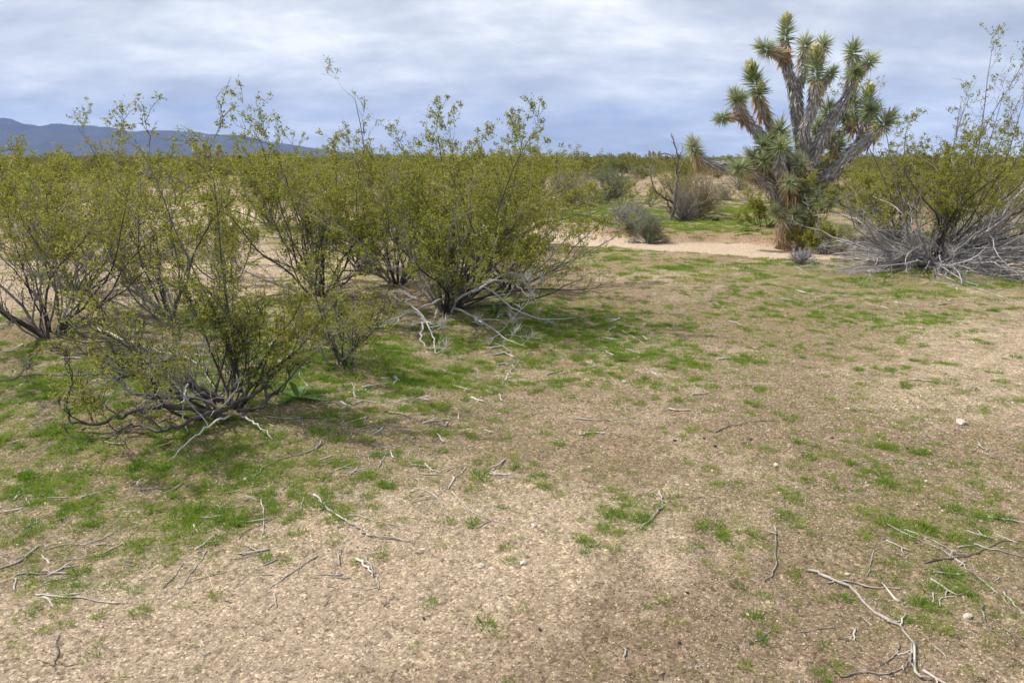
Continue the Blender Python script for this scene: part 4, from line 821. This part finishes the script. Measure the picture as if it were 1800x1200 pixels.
for i in range(8):
    L = .5; q, _d = walk((0, 0, 0), (1, 0, 0), 1.0, 6, _s, .18, 0); q[:, 2] = np.abs(q[:, 2]) * .12 + .03; b = MB(); add_tube(b, q, np.linspace(.042, .02, 7), 5, .5 + i * .06, True)
    if i % 2: k = int(_s.integers(2, 5)); w, _d = walk(q[k], (.6, .8 * (-1) ** i, 0), .45, 3, _s, .2, 0); w[:, 2] = np.abs(w[:, 2]) * .3 + .02; add_tube(b, w, np.linspace(.026, .012, 4), 5, .5 + i * .06, True)
    TW.append(b.mesh('twig', M['stick']))
for zone, (x0, x1, y0, y1), nz in [('in the grass right of the nearest bush', (560, 900, 660, 850), 55), ('in the left foreground below the nearest bush', (20, 620, 850, 1060), 60), ('under the sprawling limbs of the nearest bush', (0, 330, 600, 800), 28), ('on bright grass below the middle bush', (860, 1180, 560, 650), 22), ('in the lower right corner', (1500, 1795, 900, 1180), 20), ('in front of the grey dead limbs', (1400, 1790, 480, 540), 16)]:
    for _ in range(nz):
        p = gp(_s.uniform(x0, x1), _s.uniform(y0, y1)); o = link('twig', TW[int(_s.integers(0, 8))], None, p); s = _s.uniform(.05, .15) * np.clip(p[1] / 3.6, .9, 1.6); o.scale = (s, s, s); o.rotation_euler = (0, 0, _s.uniform(0, 6.28)); tag(o, 'small bleached twig fragment lying ' + zone, 'twig', 'twig fragments ' + zone)

LIT = []
for i in range(5):
    q, _d = walk((-.5, 0, .06), (1, 0, 0), 1.0, 3, _s, .22, 0); b = MB(); add_tube(b, q, np.array([.05, .06, .045, .02]), 4, .25 + i * .16, True); LIT.append(b.mesh('chip', M['stick']))
N = 30000; r = np.exp(_s.uniform(math.log(1.7), math.log(11), N)); a = _s.uniform(-.7, .7, N); x, y = r * np.sin(a), r * np.cos(a); px, py = to_px(x, y, gh(x, y))
pr = (.10 + .9 * np.clip(blobs(px, py, [(300, 900, 350, 130, 1), (700, 760, 280, 130, 1), (150, 680, 250, 100, 1), (1000, 600, 200, 50, .7), (1600, 520, 250, 40, .8), (1680, 1020, 160, 140, .5), (800, 560, 160, 40, 1)]), 0, 1)) * np.minimum(1, (r / 7) ** 2)
k = _s.random(N) < pr; x, y = x[k], y[k]; n = len(x); sc = np.clip(np.exp(_s.normal(math.log(.028), .4, n)), .01, .05)
scatter('twig_litter', np.stack([x, y, gh(x, y)], -1), np.stack([_s.normal(0, .1, n), _s.normal(0, .1, n), _s.uniform(0, 6.28, n)], -1), np.stack([sc, sc * _s.uniform(.5, 1.2, n), sc * _s.uniform(.5, 1.2, n)], -1), _s.integers(0, 5, n), LIT, 'fine broken twig and bark litter strewn over the soil', 'litter')

# ------------------------------------------------------------------ stones, droppings, strap leaved plants
for (px, py, r, label) in [(845, 995, .016, 'white stone on the pale sand at centre foreground'), (938, 925, .015, 'round white stone near the grass tufts at centre'), (920, 990, .013, 'small pale stone right of the white stone on pale sand'), (1688, 745, .035, 'angular pale stone alone at middle right'), (1489, 1009, .011, 'small white stone above the sinuous branch'), (1364, 818, .016, 'pale stone on bare soil at centre right'), (1097, 672, .02, 'pale stone on the clearing below bright grass'), (1700, 1085, .016, 'pale pebble beside lower right tufts')]:
    p = gp(px, py); o = link('stone', pebble_mesh('stone', 'stone', _s, 1, 2), None, p + np.array([0, 0, r * .25])); o.scale = (r, r, r); o.rotation_euler = (0, 0, _s.uniform(0, 6)); tag(o, label, 'stone')
p = gp(1256, 389); o = link('rock', pebble_mesh('rock', 'rock', _s, 1, 2), None, p + np.array([0, 0, .06])); o.scale = (.11, .11, .11); tag(o, 'dark brown rock on the grass between snag and joshua tree', 'rock')
for (px, py) in [(1208, 1042), (1194, 1131), (1676, 896), (745, 1088), (1237, 771), (1257, 785), (1320, 772), (1595, 789), (1463, 770), (1186, 775), (948, 1107)]:
    p = gp(px, py); o = link('dropping', pebble_mesh('dropping', 'dung', _s, 1, 1), None, p + np.array([0, 0, .005])); s = .0085 * np.clip(p[1] / 3.2, .8, 1.1); o.scale = (s * 1.2, s, s); o.rotation_euler = (0, 0, _s.uniform(0, 6)); tag(o, 'small black animal dropping on the open soil', 'dropping', 'animal droppings on the clearing')
def strap_plant(px, py, L, n, label, seed):
    rng = np.random.default_rng(seed); base = gp(px, py); root = empty('strap_leaf_plant', base); tag(root, label, 'plant')
    for i in range(n):
        a = i * 2.4 + rng.uniform(-.3, .3); el = rng.uniform(.25, 1.1); k = 7; t = np.linspace(0, 1, k)[:, None]; h = np.array([math.cos(a), math.sin(a), 0]); l = L * rng.uniform(.7, 1.1)
        c = h * math.cos(el) * l * t + np.array([0, 0, 1.0]) * (math.sin(el) * l * t - .55 * l * t ** 2 * (1.1 - el * .6)) ; c[:, 2] = np.maximum(c[:, 2], .012); s = np.array([-h[1], h[0], 0]); w = (.020 * np.sin(np.pi * (t * .82 + .16)) + .001)
        fold = np.array([0, 0, 1.0]) * w * .5; v = np.stack([c - s * w + fold, c, c + s * w + fold], 1).reshape(-1, 3); f = [[r * 3 + j, r * 3 + j + 1, r * 3 + j + 4, r * 3 + j + 3] for r in range(k - 1) for j in (0, 1)]
        b = MB(); b.add(v, f, None, rng.uniform(.2, 1)); link('leaf', b.mesh('leaf', M['strap']), root)
strap_plant(472, 612, .24, 9, 'strap leaved plant in the shade of the nearest bush', 71)
strap_plant(524, 702, .24, 8, 'strap leaved plant sprawling beside the hooked pale stick', 72)
strap_plant(872, 552, .30, 8, 'strap leaved plant upright under the middle bush', 73)
